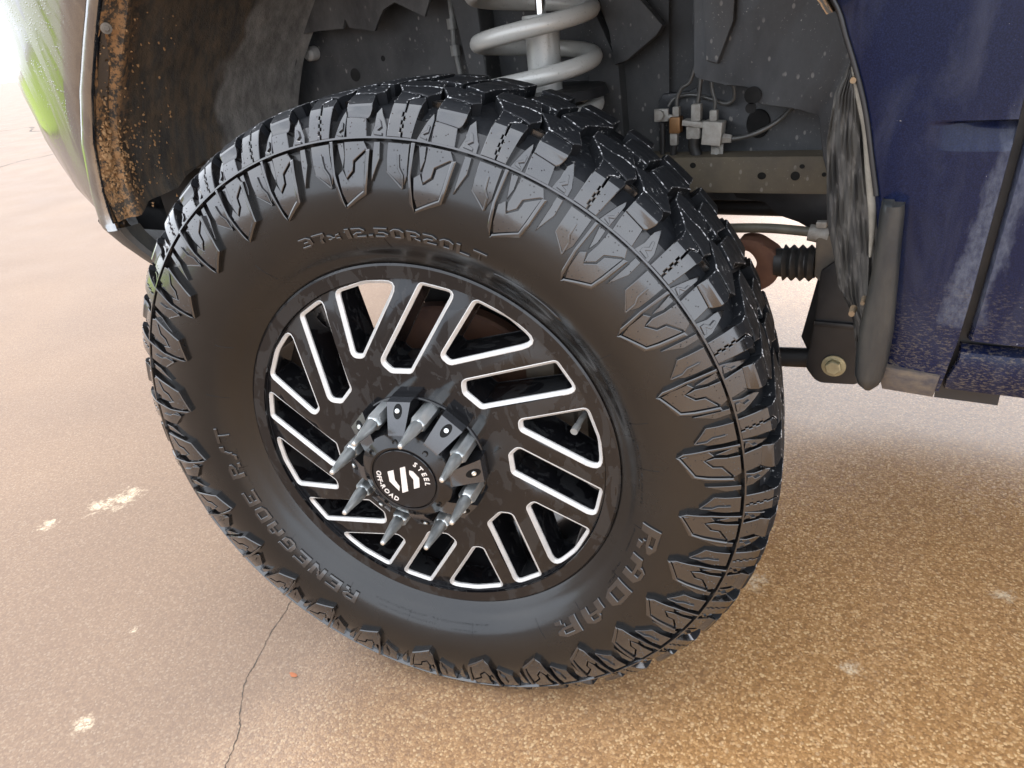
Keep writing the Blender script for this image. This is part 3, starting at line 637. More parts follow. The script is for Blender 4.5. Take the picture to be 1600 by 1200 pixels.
# ---- hub cap, ribs, bolts, spikes
bm = bmesh.new()
lathe(bm, [(.0005, -.0655), (.0448, -.0655), (.0456, -.0645), (.0460, -.0625), (.0470, -.0625), (.0476, -.0642), (.0500, -.0650), (.0620, -.0585), (.0655, -.0560), (.0672, -.052), (.0672, .012)], 96)
from_bm('centre_cap', bm, CAPB, wheel, 30)
bm = bmesh.new(); lathe(bm, [(.0935, .010), (.0935, -.0120), (.0945, -.0145), (.0968, -.0150), (.0982, -.0138), (.0988, -.0112)], 96); lathe(bm, [(.066, -.004), (.0925, -.002)], 96)
from_bm('cap_outer_ring', bm, CAPB, wheel, 35)
ribm = None; holem = None; boltm = None
for k in range(8):
    a = -2.3 + 45 * k
    if ribm is None:
        bm = bmesh.new(); T = []
        for r, hw, y in ((.0600, .0112, -.0580), (.0655, .0118, -.0572), (.1000, .0172, -.0335), (.1004, .0172, -.0200)): T.append([bm.verts.new((-hw, y, r)), bm.verts.new((hw, y, r))])
        Bt = [[bm.verts.new((v.co.x * 1.12, .004, v.co.z)) for v in row] for row in T]
        for i in range(3): bm.faces.new((T[i][0], T[i][1], T[i + 1][1], T[i + 1][0]))
        for i in range(3):
            f1 = bm.faces.new((T[i][0], T[i + 1][0], Bt[i + 1][0], Bt[i][0])); f2 = bm.faces.new((T[i][1], Bt[i][1], Bt[i + 1][1], T[i + 1][1])); f1.material_index = f2.material_index = 1
        bm.faces.new((T[0][0], Bt[0][0], Bt[0][1], T[0][1])).material_index = 1; bm.faces.new((T[3][0], T[3][1], Bt[3][1], Bt[3][0])).material_index = 1
        o = from_bm('cap_rib', bm, [GREYP, CAPB], wheel, 30); ribm = o.data
        # countersink's shade painted as a black disc, and socket screw, standing proud of the sloped face
        nrm = Vector((0, -0.824, 0.566)); q = Vector((0, -.0404, .0900)); u = Vector((1, 0, 0)); v = nrm.cross(u)
        def ringp(rr, h, n=20, el=1.0): return [q + nrm * h + (u * math.cos(2 * math.pi * i / n) + v * math.sin(2 * math.pi * i / n) * el) * rr for i in range(n)]
        bm = bmesh.new()
        L = [[bm.verts.new(c) for c in ringp(rr, h, 20, 1.7)] for rr, h in ((.0062, -.001), (.0060, .0006), (.0054, .0007), (.0050, .0003))]
        for A, B in zip(L, L[1:]): [bm.faces.new((A[i], A[(i + 1) % 20], B[(i + 1) % 20], B[i])) for i in range(20)]
        bm.faces.new(L[-1]); o2 = from_bm('screw_recess_shade', bm, m_simple('screw recess shade', (.004, .004, .004), .6, bump=0, spec=.2), wheel, 30); holem = o2.data
        bm = bmesh.new(); L = [[bm.verts.new(c + Vector((0, 0, .0006))) for c in ringp(rr, h, 20)] for rr, h in ((.0034, .0002), (.0034, .0014), (.0028, .0022), (.0016, .0022), (.0015, .0010))]
        for A, B in zip(L, L[1:]): [bm.faces.new((A[i], A[(i + 1) % 20], B[(i + 1) % 20], B[i])) for i in range(20)]
        bm.faces.new(L[-1]); o3 = from_bm('rib_screw', bm, STEEL, wheel, 30); boltm = o3.data; trio = (o, o2, o3)
    else:
        trio = [bpy.data.objects.new(nm, me) for nm, me in (('cap_rib', ribm), ('screw_recess_shade', holem), ('rib_screw', boltm))]
        [link(x, wheel) for x in trio]
    for x in trio: x.rotation_euler = (0, R_(a), 0)
bm = bmesh.new()
for rr, y in ((.0030, -.0612), (.0030, -.0625), (.0022, -.0625), (.0018, -.0605)): pass
L = [[bm.verts.new((rr * math.cos(t), y, .0560 + rr * math.sin(t))) for t in np.linspace(0, 2 * math.pi, 17)[:-1]] for rr, y in ((.0040, -.0600), (.0038, -.0628), (.0028, -.0629), (.0024, -.0606))]
for A, B in zip(L, L[1:]): [bm.faces.new((A[i], A[(i + 1) % 16], B[(i + 1) % 16], B[i])) for i in range(16)]
bm.faces.new(L[-1]); cs = from_bm('cap_screw', bm, m_simple('black screw', (.006, .006, .006), .3, bump=0), wheel, 30)
for k in range(8):
    o = cs if k == 0 else copy(cs, wheel); o.rotation_euler = (0, R_(-4 + 45 * k), 0)
# hexagonal nut drawn out to a long spike
bm = bmesh.new()
def ring_at(n, r, y, ph=0): return [bm.verts.new((r * math.cos(2 * math.pi * i / n + ph), y, r * math.sin(2 * math.pi * i / n + ph))) for i in range(n)]
def bridge(A, B, b_=None):
    n = len(A); b_ = b_ or bm
    for i in range(n): b_.faces.new((A[i], A[(i + 1) % n], B[(i + 1) % n], B[i]))
h0, h1, h2 = ring_at(6, .0120, .008, .5), ring_at(6, .0120, -.0520, .5), ring_at(6, .0096, -.0560, .5); bridge(h0, h1); bridge(h1, h2); bm.faces.new(h2)
prev = ring_at(24, .0086, -.0555)
for r, y in ((.0086, -.058), (.0081, -.066), (.0058, -.084), (.0040, -.098), (.0037, -.1030), (.0028, -.1052), (.0008, -.1060)): nx = ring_at(24, r, y); bridge(prev, nx); prev = nx
bm.faces.new(prev); spike = from_bm('spike_lug_nut', bm, STEEL, wheel, 28)
for k in range(8):
    o = spike if k == 0 else copy(spike, wheel); a = -24.84 + 45 * k; x, z = pc(a, .0851); o.location = (x, 0, z); o.rotation_euler = (0, R_(a), 0)
# badge on the cap: three bars, STEEL over the top right, OFF-ROAD along the lower left
YB = -.0655
def flat_poly(bm, poly, y0, y1):
    vs = [bm.verts.new((x, y1, z)) for x, z in poly]; bs = [bm.verts.new((x, y0, z)) for x, z in poly]; bm.faces.new(vs)
    for i in range(len(vs)): j = (i + 1) % len(vs); bm.faces.new((vs[i], vs[j], bs[j], bs[i]))
for bar in ([(-22, 11), (-12.8, 14.4), (-13.6, -2), (-8.6, -11.5), (-10.6, -19), (-22.2, -4.5)], [(-2.1, 19), (5.9, 22), (2.9, -17.5), (-6.3, -21.5)], [(10.8, 16.5), (16.0, 15.5), (23.3, 6), (21.5, -8.9), (12.6, -12.6), (14.4, 2.6), (10.0, 10.3)]):
    bm = bmesh.new(); flat_poly(bm, [(x / 1000, z / 1000) for x, z in bar], YB + .0003, YB - .0006); from_bm('badge_bar', bm, WHITEP, wheel, 30)
def cap_text(name, text, a_mid, span, r, size, inward):
    ws = [glyph(c, .02, .06) for c in text]; gap = .12; tot = sum(q[3] - q[2] for q in ws) + gap * (len(text) - 1); V, F = [], []; x = 0
    for v, f, a, b in ws:
        pv = np.array(v); xc = x + (b - a) / 2; ang = a_mid + (span * (xc / tot - .5)) * (-1 if inward else 1); A = math.radians(ang); n0 = len(V); k = size / .72
        for q in pv:
            lx = (q[0] - a - (b - a) / 2) * k * 1.0; ly = q[1] * k
            rr = (r + size / 2 - ly) if inward else (r - size / 2 + ly); lt = -lx if inward else lx
            V.append((rr * math.sin(A) + lt * math.cos(A), YB + (-.0007 if q[2] > 0 else .0004), rr * math.cos(A) - lt * math.sin(A)))
        F += [tuple(i + n0 for i in q) for q in f]; x += b - a + gap
    return from_py(name, V, F, WHITEP, wheel, 25)
cap_text('badge_lettering', 'STEEL', 67, 66, .0345, .0074, False)
cap_text('badge_lettering', 'OFF-ROAD', 245, 84, .0365, .0070, True)

# ---- brake and hub seen through the windows
bm = bmesh.new(); lathe(bm, [(.055, .105), (.172, .105), (.176, .109), (.176, .128), (.172, .132), (.055, .132)], 96); lathe(bm, [(.055, .012), (.075, .03), (.105, .06), (.105, .106), (.07, .108)], 64)
from_bm('brake_disc', bm, IRON, wheel, 30)
bm = bmesh.new(); lathe(bm, [(.06, .150), (.200, .150), (.232, .142), (.235, .146), (.20, .156), (.06, .156)], 60, False, R_(-13), R_(235)); from_bm('added_dust_shield', bm, DUSTSH, wheel, 30)  # sector added and cut to block the bright ground behind the windows
bm = bmesh.new()
for a0 in range(60, 121, 12):
    x, z = pc(a0, .176); box(bm, (x - .022, .085, z - .022), (x + .022, .160, z + .022), .008)
x, z = pc(90, .20); box(bm, (x - .018, .10, z - .055), (x + .012, .145, z + .055), .006)
from_bm('brake_caliper', bm, CAST, wheel, 30)
bm = bmesh.new(); x, z = pc(76, .232); tube(bm, [(x, .055, z), (x - .004, .03, z - .002), (x - .006, .016, z - .004)], [.0045, .0042, .0040], 12); tube(bm, [(x - .006, .017, z - .004), (x - .0075, .004, z - .005)], [.0050, .0050], 12)
from_bm('valve_stem', bm, m_simple('grey rubber valve', (.22, .22, .21), .5), wheel, 30)

# ------------------------------------------------------------------ ground
ground_mat = m_concrete()
bm = bmesh.new(); V = [bm.verts.new(q) for q in ((-150, -150, 0), (150, -150, 0), (150, 150, 0), (-150, 150, 0))]; bm.faces.new(V)
g = from_bm('concrete_pavement', bm, ground_mat); tag(g, None, kind='structure')
def ground_strip(name, pts, wid, mat, z=.0006):
    P = smooth_poly(pts, 8); bm = bmesh.new(); prev = None; r2 = random.Random(3)
    for i, q in enumerate(P):
        d = P[min(i + 1, len(P) - 1)] - P[max(i - 1, 0)]; d /= np.linalg.norm(d); n_ = np.array((-d[1], d[0])); j = n_ * r2.uniform(-1, 1) * wid * .9; ww = wid * r2.uniform(.35, 1.5)
        a, b = q + j + n_ * ww / 2, q + j - n_ * ww / 2
        row = [bm.verts.new((a[0], a[1], z)), bm.verts.new((b[0], b[1], z))]
        if prev: bm.faces.new((prev[0], prev[1], row[1], row[0]))
        prev = row
    o = from_bm(name, bm, mat); return tag(o, None, kind='structure')
CRK = m_simple('dark grit in crack', (.075, .055, .04), .8, bump=0)
for pts, wid in CRACKS: ground_strip('pavement_crack', pts, wid, CRK)
bm = bmesh.new(); lp = smooth_poly([(0, -.004), (.007, -.002), (.009, .002), (.003, .004), (-.005, .003), (-.008, 0), (-.004, -.002)], 4, True)
V = [bm.verts.new((x, y, .0015 + .002 * math.sin(40 * x + 3))) for x, y in lp]; bm.faces.new(V)
o = from_bm('leaf_scrap', bm, m_simple('rust orange leaf', (.42, .13, .045), .6, bump=0)); o.location = (*LEAF, .001); tag(o, 'tiny rust orange leaf scrap on wet concrete below the tyre', 'leaf')

bm = bmesh.new(); V = [bm.verts.new(q) for q in ((-60, -14, .03), (-11, -14, .03), (-10.5, 1.2, .03), (-13, 3.4, .03), (-60, 16, .03))]; bm.faces.new(V)
gm = M('lawn'); gm.set(base=gm.ramp(gm.noise(14, 6, 0.7), [(0.3, (0.20, 0.27, 0.02)), (0.7, (0.38, 0.46, 0.05))]), rough=0.8)
tag(from_bm('grass_verge', bm, gm.m), None, kind='structure')

# ------------------------------------------------------------------ body panels
BLUE, CHROME, LINER = m_blue(), m_chrome(), m_liner()
PLAST = m_dirty('black weathered plastic', (.022, .023, .024), (.16, .13, .09), .45, .45, 16, (1, 1, .5))
PLAST2 = m_dirty('dusty black moulding', (.012, .014, .0155), (.10, .085, .06), .40, .28, 22, (1.5, 1.5, .4))
INNER = m_dirty('dark painted inner body', (.020, .022, .024), (.085, .085, .084), .6, .55, 12, (1, 1, .7), speck=.7)
INNERB = m_dirty('black inner fender', (.014, .016, .019), (.10, .105, .11), .36, .6, 10, (1, 1, .45), speck=.8)
RAILM = m_dirty('mud filmed frame steel', (.085, .072, .052), (.15, .125, .085), .65, .6, 20, (1, 1, 1), speck=.6)
DARK = m_simple('black chassis paint', (.014, .014, .015), .45)
RUBB = m_simple('black rubber bellows', (.026, .025, .024), .5)
RUST = m_dirty('rusted casting', (.12, .055, .035), (.20, .10, .06), .7, .6, 40)
ALU = m_dirty('oxidised alloy fittings', (.40, .39, .36), (.22, .20, .17), .5, .6, 60, metal=.3)
BRASS = m_simple('dull brass', (.28, .15, .065), .45, metal=.5)
LINE = m_simple('grey brake pipe', (.10, .10, .095), .4, metal=.3)
SPRING = m_spring()
YEL = m_dirty('yellow zinc bolt', (.42, .38, .24), (.2, .18, .12), .4, .4, 80, metal=.6)

# --- rear part of the front fender: a skin with a rolled arch lip
ARCH = [(.30, 1.105), (.38, 1.060), (.430, 1.020), (.469, .969), (.482, .939), (.494, .908), (.504, .877), (.513, .838), (.522, .798), (.530, .750), (.537, .686), (.541, .640), (.541, .618)]
ARCHS = smooth_poly(ARCH, 6)
def gapx(z): return float(np.interp(z, [.60, .626, .671, .715, .755, .827, .868, 1.4], [.597, .601, .6075, .611, .613, .617, .619, .628]))
bm = bmesh.new(); rows = []
for x, z in ARCHS:
    xe = max(x + .02, gapx(z)) - .002; row = [(x + .004, .118, z), (x - .001, .112, z), (x - .003, .100, z), (x - .001, .090, z), (x + .006, .0835, z)]
    for t in np.linspace(.15, 1, 14):
        xx = x + .006 + (xe - x - .006) * t; yy = .0815 - .004 * math.sin(min(1, t * 1.2) * math.pi / 2)
        # pressed side crease that fades out towards the arch
        c = np.interp(xx, [.560, .572, .63], [0, 1, 1]) * 0.0
        row.append((xx, yy + .006 * c, z))
    row += [(xe + .0005, .080, z), (xe, .095, z)]; rows.append(row)
rows = [r for r in rows]
# denser rows round the crease
fine = []
Zs = sorted(set([r[0][2] for r in rows] + list(np.linspace(.842, .876, 35))), reverse=True)
R_arr = np.array(rows); zz = R_arr[:, 0, 2]; order = np.argsort(zz); zz = zz[order]; R_arr = R_arr[order]
for z in Zs:
    base = np.array([[np.interp(z, zz, R_arr[:, j, k]) for k in range(3)] for j in range(R_arr.shape[1])]); base[:, 2] = z
    for j in range(5, R_arr.shape[1] - 2):
        t = (j - 4) / 14; xx = base[j, 0]; c = np.interp(xx, [.560, .590, .63], [0, .8, 1]) * np.interp(z, [.8455, .8675, .8695], [0, 1, 0]); base[j, 1] = .0815 - .004 * math.sin(min(1, t * 1.2) * math.pi / 2) + .013 * c
    fine.append(base)
grid_loft(bm, fine)
fender = from_bm('front_fender', bm, BLUE, truck, 40)
bm = bmesh.new(); tube(bm, [(q[0] + .0005, .0865, q[1]) for q in ARCHS if q[1] > .80], .0024, 8); from_bm('arch_lip_dark_edge', bm, DARK, truck, 60)  # thin dark tube drawn along the arch edge
bm = bmesh.new(); prism(bm, [(.541, .640), (.597, .636), (.594, .612), (.549, .614)], .074, .12, .003); from_bm('fender_bottom_flange', bm, m_dirty('muddy fender flange', (.020, .020, .030), (.17, .125, .075), .5, .6, 40, (1, 1, 2)), truck, 30)
# fender and hood above the picture, and the front half over the wheel
bm = bmesh.new(); rows = []
for a in np.linspace(0, 1, 25):
    x = .30 + (-.62 - .30) * a; zl = float(np.interp(x, [-.62, -.46, -.3, -.1, .1, .3], [.96, 1.075, 1.14, 1.165, 1.16, 1.105])); rows.append([(x, .10, zl), (x, .086, zl - .002), (x, .078, zl + .01), (x, .076, 1.22), (x, .082, 1.30), (x, .12, 1.345), (x, .25, 1.37), (x, 1.05, 1.41), (x, 1.98, 1.37)])
for x in (-.95, -1.08):
    rows.append([(x, .30, 1.13), (x, .26, 1.132), (x, .24, 1.135), (x, .22, 1.15), (x, .23, 1.24), (x, .26, 1.28), (x, .35, 1.30), (x, 1.05, 1.33), (x, 1.85, 1.30)])
grid_loft(bm, rows); rows2 = []
for z, y in ((1.10, .0775), (1.22, .076), (1.30, .082), (1.345, .12), (1.37, .25), (1.41, 1.05)):
    rows2.append([(.30 if z > 1.1 else .30, y, z), (.45, y, z), (gapx(z) - .002, y, z)])
grid_loft(bm, rows2); from_bm('hood', bm, BLUE, truck, 40)
# --- door and rocker behind the gap
bm = bmesh.new(); rows = []
for z in [.668, .674, .70, .73, .76, .80, .842] + list(np.linspace(.843, .874, 32)) + [.90, .95, 1.05, 1.2, 1.36]:
    x0 = gapx(z) + .0065; row = [(x0, .100, z), (x0 - .0004, .084, z), (x0 + .002, .0785, z)]
    for xx in (.64, .68, .75, .9, 1.2, 1.55):
        c = np.interp(z, [.842, .864, .866], [0, 1, 0]); row.append((xx, .0765 + .013 * c, z))
    rows.append(row)
rows[0] = [(x, y + .012, z + .002) for x, y, z in rows[0]]
grid_loft(bm, rows); from_bm('front_door', bm, BLUE, truck, 40)
bm = bmesh.new()
rows = [[(x, .095, .664), (x, .082, .660), (x, .079, .652), (x, .080, .630), (x, .086, .618), (x, .10, .612), (x, .30, .612)] for x in (.6045, .606, .70, 1.0, 1.55)]
for k, r in enumerate(rows):
    if k < 2: rows[k] = [(x + (.004 if z > .65 else -.003), y + (.006 if k == 0 else 0), z) for x, y, z in r]
grid_loft(bm, rows); from_bm('rocker_panel', bm, BLUE, truck, 40)
bm = bmesh.new(); box(bm, (.596, .099, .60), (.65, .13, 1.36)); from_bm('door_seal', bm, DARK, truck)
# cab side above and windows stay out of frame: plain upper body
bm = bmesh.new(); prism(bm, [(.63, 1.365), (1.55, 1.365), (1.55, 1.85), (1.05, 1.85)], .12, 1.92, .02); from_bm('cab_upper', bm, BLUE, truck)

# --- chrome bumper end wrapping the front corner
bm = bmesh.new(); rows = []
Zb = [.738, .742, .750, .77, .80, .84, .88, .92, .955, .99, 1.024, 1.05, 1.075, 1.10]
for z in Zb:
    L = float(np.interp(z, [.738, .745, .80, .88, .955, 1.024, 1.071, 1.10], [-.622, -.632, -.625, -.600, -.555, -.500, -.460, -.44])); D = float(np.interp(z, [.738, .75, .80, .85, .91, 1.0, 1.07, 1.1], [.085, .105, .185, .222, .238, .268, .300, .31]))
    tuck = .03 * max(0, (.775 - z) / .037) ** 1.6
    row = [(L + .004, .075, z), (L + .006, .058, z), (L + .005, .050, z), (L + .001, .0440, z), (L - .005, .0408, z), (L - .012, .0398, z), (L - .019, .0415, z), (L - .024, .0448, z), (L - .029, .0470, z)]
    for f in (.14, .25, .4, .55, .7, .85, 1.0, 1.2, 1.45, 1.8, 2.3, 3.0): row.append((L - D * f, .0455 + .27 * D * f * f + tuck - .30 * (z - .86) * min(f, 1.2), z))
    rows.append(row)
grid_loft(bm, rows); from_bm('chrome_bumper', bm, CHROME, truck, 50)
bm = bmesh.new()
rows = []
for z, dx, dy in ((.741, 0, .004), (.725, .0, .01), (.70, .012, .02), (.670, .03, .035), (.645, .045, .05), (.64, .045, .09)):
    L = -.618 + dx; D = .10 * (1 - (.741 - z) * 3); rows.append([(L + .010, .08 + dy, z), (L + .008, .055 + dy, z), (L, .047 + dy, z)] + [(L - D * f, .0465 + dy + .27 * D * f * f, z) for f in (.2, .5, .8, 1.1, 1.6, 2.4, 3.5)])
grid_loft(bm, rows); from_bm('bumper_valance', bm, PLAST2, truck, 40)

# --- wheel liner: muddy front face, inner skirt, roof, bolt and clods of mud
def lipx(z): return float(np.interp(z, [.745, .80, .88, .955, 1.024, 1.071, 1.12, 1.165], [-.612, -.615, -.592, -.548, -.492, -.452, -.33, -.10]))
bm = bmesh.new(); rows = []
for z in list(np.linspace(.752, 1.07, 34)) + [1.09, 1.11, 1.13, 1.15, 1.165]:
    row = []
    for y in (.050, .056, .064, .075, .082, .090, .105, .12, .135, .15, .18, .21, .25, .30, .35, .39, .415, .425):
        x = lipx(z) - .0 + (y - .05) * .16
        if y > .40: x += .010 * (y - .40) / .025
        bow = -.030 * math.sin(math.pi * min(1, (y - .05) / .37)); step = .012 if .075 < y < .10 else 0.0
        step += .010 * math.exp(-((y - .17) / .012) ** 2)
        zb = z
        if z < .80: zb = z + float(np.interp(y, [.05, .10, .12, .17, .25, .42], [0, .002, .018, .022, .06, .12])) * (1 - (z - .752) / .05) if z < .802 else z
        row.append((x + bow + step + .003 * math.sin(90 * y + 31 * z), y, zb))
    rows.append(row)
top = rows[-1]
for x_, z_ in ((.05, 1.172), (.2, 1.150), (.33, 1.10), (.42, 1.03), (.47, .96)):
    rows.append([(x_, q[1], z_) for q in top])
grid_loft(bm, rows); liner = from_bm('wheel_liner', bm, LINER, truck, 50)
bm = bmesh.new()
prism(bm, [(-.545, .85), (-.532, .880), (-.470, .985), (-.461, .997), (-.421, .999), (-.36, .998), (-.352, 1.012), (-.345, .998), (-.292, .988), (-.279, 1.004), (-.266, 1.018), (-.242, 1.026), (-.232, 1.022), (-.185, 1.000), (-.170, 1.024), (-.12, 1.05), (-.12, 1.2), (-.56, 1.2), (-.60, .9)], .412, .418)
from_bm('liner_skirt', bm, m_dirty('grey dusted liner skirt', (.024, .024, .025), (.11, .108, .104), .6, .6, 20, (1, 1, .5), speck=.4), truck)
def hexbolt(name, loc, nrm, r, h, mat, washer=None):
    n_ = Vector(nrm).normalized(); u = n_.orthogonal().normalized(); v = n_.cross(u); bm = bmesh.new(); c = Vector(loc)
    def rg(n, rr, d): return [bm.verts.new(c + n_ * d + (u * math.cos(2 * math.pi * i / n) + v * math.sin(2 * math.pi * i / n)) * rr) for i in range(n)]
    if washer: A, B, C_ = rg(24, washer, -.002), rg(24, washer, .0015), rg(24, washer * .8, .002); bridge(A, B, bm); bridge(B, C_, bm); bm.faces.new(C_)
    A, B, C_ = rg(6, r, 0), rg(6, r, h * .85), rg(6, r * .86, h); bridge(A, B, bm); bridge(B, C_, bm); bm.faces.new(C_)
    return from_bm(name, bm, mat, truck, 30)
hexbolt('liner_bolt', (-.478, .055, 1.032), (.85, -.5, 0), .0042, .004, CAST, .0075)
# clods of dried mud stuck along the outboard edge of the liner
bm = bmesh.new(); r2 = random.Random(11)
def clod(c, r):
    q = bmesh.ops.create_icosphere(bm, subdivisions=2 if r > .004 else 1, radius=r); sx, sy, sz = r2.uniform(.6, 1.1), r2.uniform(.7, 1.2), r2.uniform(.8, 1.6); ph = r2.uniform(0, 9)
    for v in q['verts']:
        k = 1 + .38 * math.sin(v.co.x / r * 3.1 + ph) * math.sin(v.co.y / r * 2.7 + ph * 2) + .25 * math.sin(v.co.z / r * 4.3 + ph * 3); v.co = Vector((v.co.x * sx * k, v.co.y * sy * k, v.co.z * sz * k)) + Vector(c)
for _ in range(620):
    z = r2.choice((r2.uniform(.76, 1.05), r2.uniform(.78, .9), r2.gauss(.86, .03))); y = r2.choice((r2.gauss(.068, .010), r2.gauss(.068, .010), r2.gauss(.105, .012), r2.uniform(.05, .19)))
    if not (.052 < y < .2 and .758 < z < 1.06): continue
    d = min(q for q in ((Vector(p) - Vector((p[0], y, z))).length for row in rows[:34] for p in row)); p = min((p for row in rows[:34] for p in row), key=lambda p: (p[1] - y) ** 2 + (p[2] - z) ** 2)
    big = math.exp(-((z - .86) / .05) ** 2) * math.exp(-((y - .068) / .012) ** 2); clod((p[0] + .001, y, z), r2.uniform(.0006, .0022) * (1 + 1.6 * big * r2.random()))
MUD = m_dirty('dried orange brown mud', (.25, .135, .055), (.38, .23, .11), .9, .7, 60)
o = from_bm('dried_mud', bm, MUD, truck, 60); tag(o, None, kind='stuff')

bm = bmesh.new(); box(bm, (-.80, .20, .69), (-.70, 1.9, .93)); from_bm('gap_blocking_box', bm, DARK, truck)  # dark box added to keep the gap below the liner black
# --- inner body wall behind the wheel, with holes, plugs and pillar
bm = bmesh.new(); grid_loft(bm, [[(x, .470, z) for x in np.linspace(-.95, .20, 12)] for z in (.735, .80, .9, 1.0, 1.1, 1.25)]); from_bm('inner_fender_wall', bm, INNER, truck)
bm = bmesh.new()
for (x, z, r) in ((-.330, .943, .0048), (-.402, .920, .0115)):
    V = [bm.verts.new((x + r * math.cos(a), .4685, z + r * math.sin(a))) for a in np.linspace(0, 2 * math.pi, 21)[:-1]]; bm.faces.new(V)
o = from_bm('wall_plug_and_hole_shade', bm, m_simple('black plug and hole shade', (.008, .008, .008), .8, bump=0), truck); o['kind'] = 'stuff'  # flat black discs: a plug, and a hole with its shade as colour
bm = bmesh.new(); tube(bm, [(-.492, .470, .964), (-.492, .452, .963)], [.013, .012], 24); tube(bm, [(-.492, .452, .963), (-.492, .447, .963)], [.012, .007], 24); from_bm('body_mount_button', bm, m_simple('pale nylon button', (.36, .35, .33), .45), truck)
bm = bmesh.new(); tube(bm, [(-.165, .462, 1.02), (-.163, .458, .99), (-.166, .458, .955), (-.160, .458, .90)], .0045, 10)
for z in (.985, .945): tube(bm, [(-.163, .455, z + .008), (-.163, .455, z - .008)], .0085, 12)
from_bm('wiring_clip', bm, m_simple('grey clip', (.16, .16, .15), .5), truck)
bm = bmesh.new()
prism(bm, [(-.145, 1.25), (-.141, 1.02), (-.123, .90), (-.120, .70), (-.08, .70), (-.088, .90), (-.092, 1.02), (-.08, 1.25)], .425, .48, .006); from_bm('spring_tower_pillar', bm, INNER, truck)
bm = bmesh.new(); box(bm, (-.10, .50, .72), (.24, .53, 1.25)); from_bm('spring_tower_back', bm, m_simple('dark tower steel', (.012, .012, .013), .6), truck)
bm = bmesh.new()
prism(bm, [(.085, 1.25), (.100, 1.02), (.112, .985), (.124, .95), (.130, .905), (.150, .910), (.196, .940), (.205, .952), (.175, .985), (.15, 1.02), (.15, 1.25)], .428, .445, .004); from_bm('tower_gusset', bm, INNER, truck)
bm = bmesh.new(); prism(bm, [(.095, .98), (.130, .905), (.140, .70), (.09, .70), (.075, .98)], .446, .50, .004); from_bm('tower_side', bm, INNER, truck)
# coil spring round the damper
bm = bmesh.new(); pts = []; n_turn = 5.2
for i in range(int(n_turn * 40) + 1):
    a = 2 * math.pi * i / 40 + SPR_PH; z = .848 + SPR_PITCH * i / 40; k = min(1, .60 + .4 * i / 14); pts.append((.038 + .083 * math.cos(a), .362 + .083 * math.sin(a), z))
tube(bm, pts, .0117, 16); from_bm('coil_spring', bm, SPRING, truck, 60)
bm = bmesh.new(); tube(bm, [(.048, .362, .80), (.050, .362, .968)], [.0245, .0245], 32); tube(bm, [(.0500, .362, .968), (.0502, .362, .972), (.0503, .362, .982), (.0503, .362, .984)], [.0262, .0275, .0275, .0262], 32); from_bm('shock_absorber_body', bm, SPRING, truck, 35)
bm = bmesh.new(); tube(bm, [(.0505, .362, .984), (.053, .362, 1.2)], .0075, 20); from_bm('shock_absorber_rod', bm, m_simple('polished rod', (.8, .8, .8), .08, metal=1, bump=0), truck, 35)
bm = bmesh.new(); tube(bm, [(.03, .362, .872), (.03, .362, .884)], [.11, .105], 40); from_bm('spring_seat', bm, DARK, truck, 35)

# --- rear half of the wheel house: panel, overlapping splash shield, hole, pipes and valve block
bm = bmesh.new()
prism(bm, [(.185, .70), (.185, .850), (.192, .858), (.232, .860), (.244, .866), (.246, .885), (.252, .905), (.25, .93), (.235, .95), (.25, 1.25), (.62, 1.25), (.62, .70)], .462, .472, .004); from_bm('inner_fender_panel', bm, INNERB, truck)
bm = bmesh.new(); prism(bm, [(.13, .62), (.13, 1.25), (.40, 1.25), (.40, .74), (.30, .74), (.25, .70)], .486, .492); from_bm('rear_inner_wall', bm, INNER, truck)
sh = fillet([(.232, 1.25), (.256, .985), (.257, .884), (.300, .872), (.332, .868), (.346, .846), (.392, .838), (.422, .828), (.432, .775), (.452, .715), (.475, .690), (.60, .69), (.60, 1.25)], [.01, .02, .012, .02, .012, .012, .02, .01, .01, .01, .01, .01, .01])
bm = bmesh.new(); prism(bm, [tuple(q) for q in sh], .402, .408, .002); from_bm('splash_shield', bm, INNERB, truck)
bm = bmesh.new(); prism(bm, [(.262, 1.2), (.270, .97), (.276, .905), (.292, .90), (.312, .95), (.318, 1.2)], .390, .4035, .006); from_bm('shield_rib', bm, INNERB, truck)
bm = bmesh.new(); V0 = [bm.verts.new((.334 + .017 * math.cos(a), .4605, .812 + .020 * math.sin(a))) for a in np.linspace(0, 2 * math.pi, 29)[:-1]]; V1 = [bm.verts.new((.334 + .0155 * math.cos(a), .4605 - .003, .812 + .0185 * math.sin(a))) for a in np.linspace(0, 2 * math.pi, 29)[:-1]]; bridge(V0, V1); bm.faces.new(V1); from_bm('body_hole_shade', bm, m_simple('body hole shade', (.004, .004, .004), 1, bump=0), truck)  # raised black disc; the hole's inner shade is put into its colour
bm = bmesh.new(); tube(bm, [(.338, .401, .858), (.338, .398, .858)], [.011, .011], 20); tube(bm, [(.336, .401, .842), (.336, .398, .842)], [.007, .007], 20); from_bm('shield_keyhole', bm, m_simple('keyhole shade', (.006, .006, .006), .9, bump=0), truck)
YF = .440
bm = bmesh.new(); box(bm, (.186, YF, .822), (.208, YF + .006, .840), .0015); tube(bm, [(.196, YF + .002, .832), (.196, YF - .006, .832)], .0065, 16); tube(bm, [(.208, YF + .003, .828), (.222, YF + .003, .826)], .004, 8); from_bm('valve_bracket', bm, ALU, truck)
bm = bmesh.new(); box(bm, (.2125, YF - .010, .806), (.2285, YF + .008, .829), .002); from_bm('brass_tee', bm, BRASS, truck)
bm = bmesh.new(); box(bm, (.216, YF - .006, .829), (.226, YF + .005, .843), .002); box(bm, (.2115, YF - .006, .788), (.2235, YF + .005, .806), .003); from_bm('pipe_nut', bm, ALU, truck)
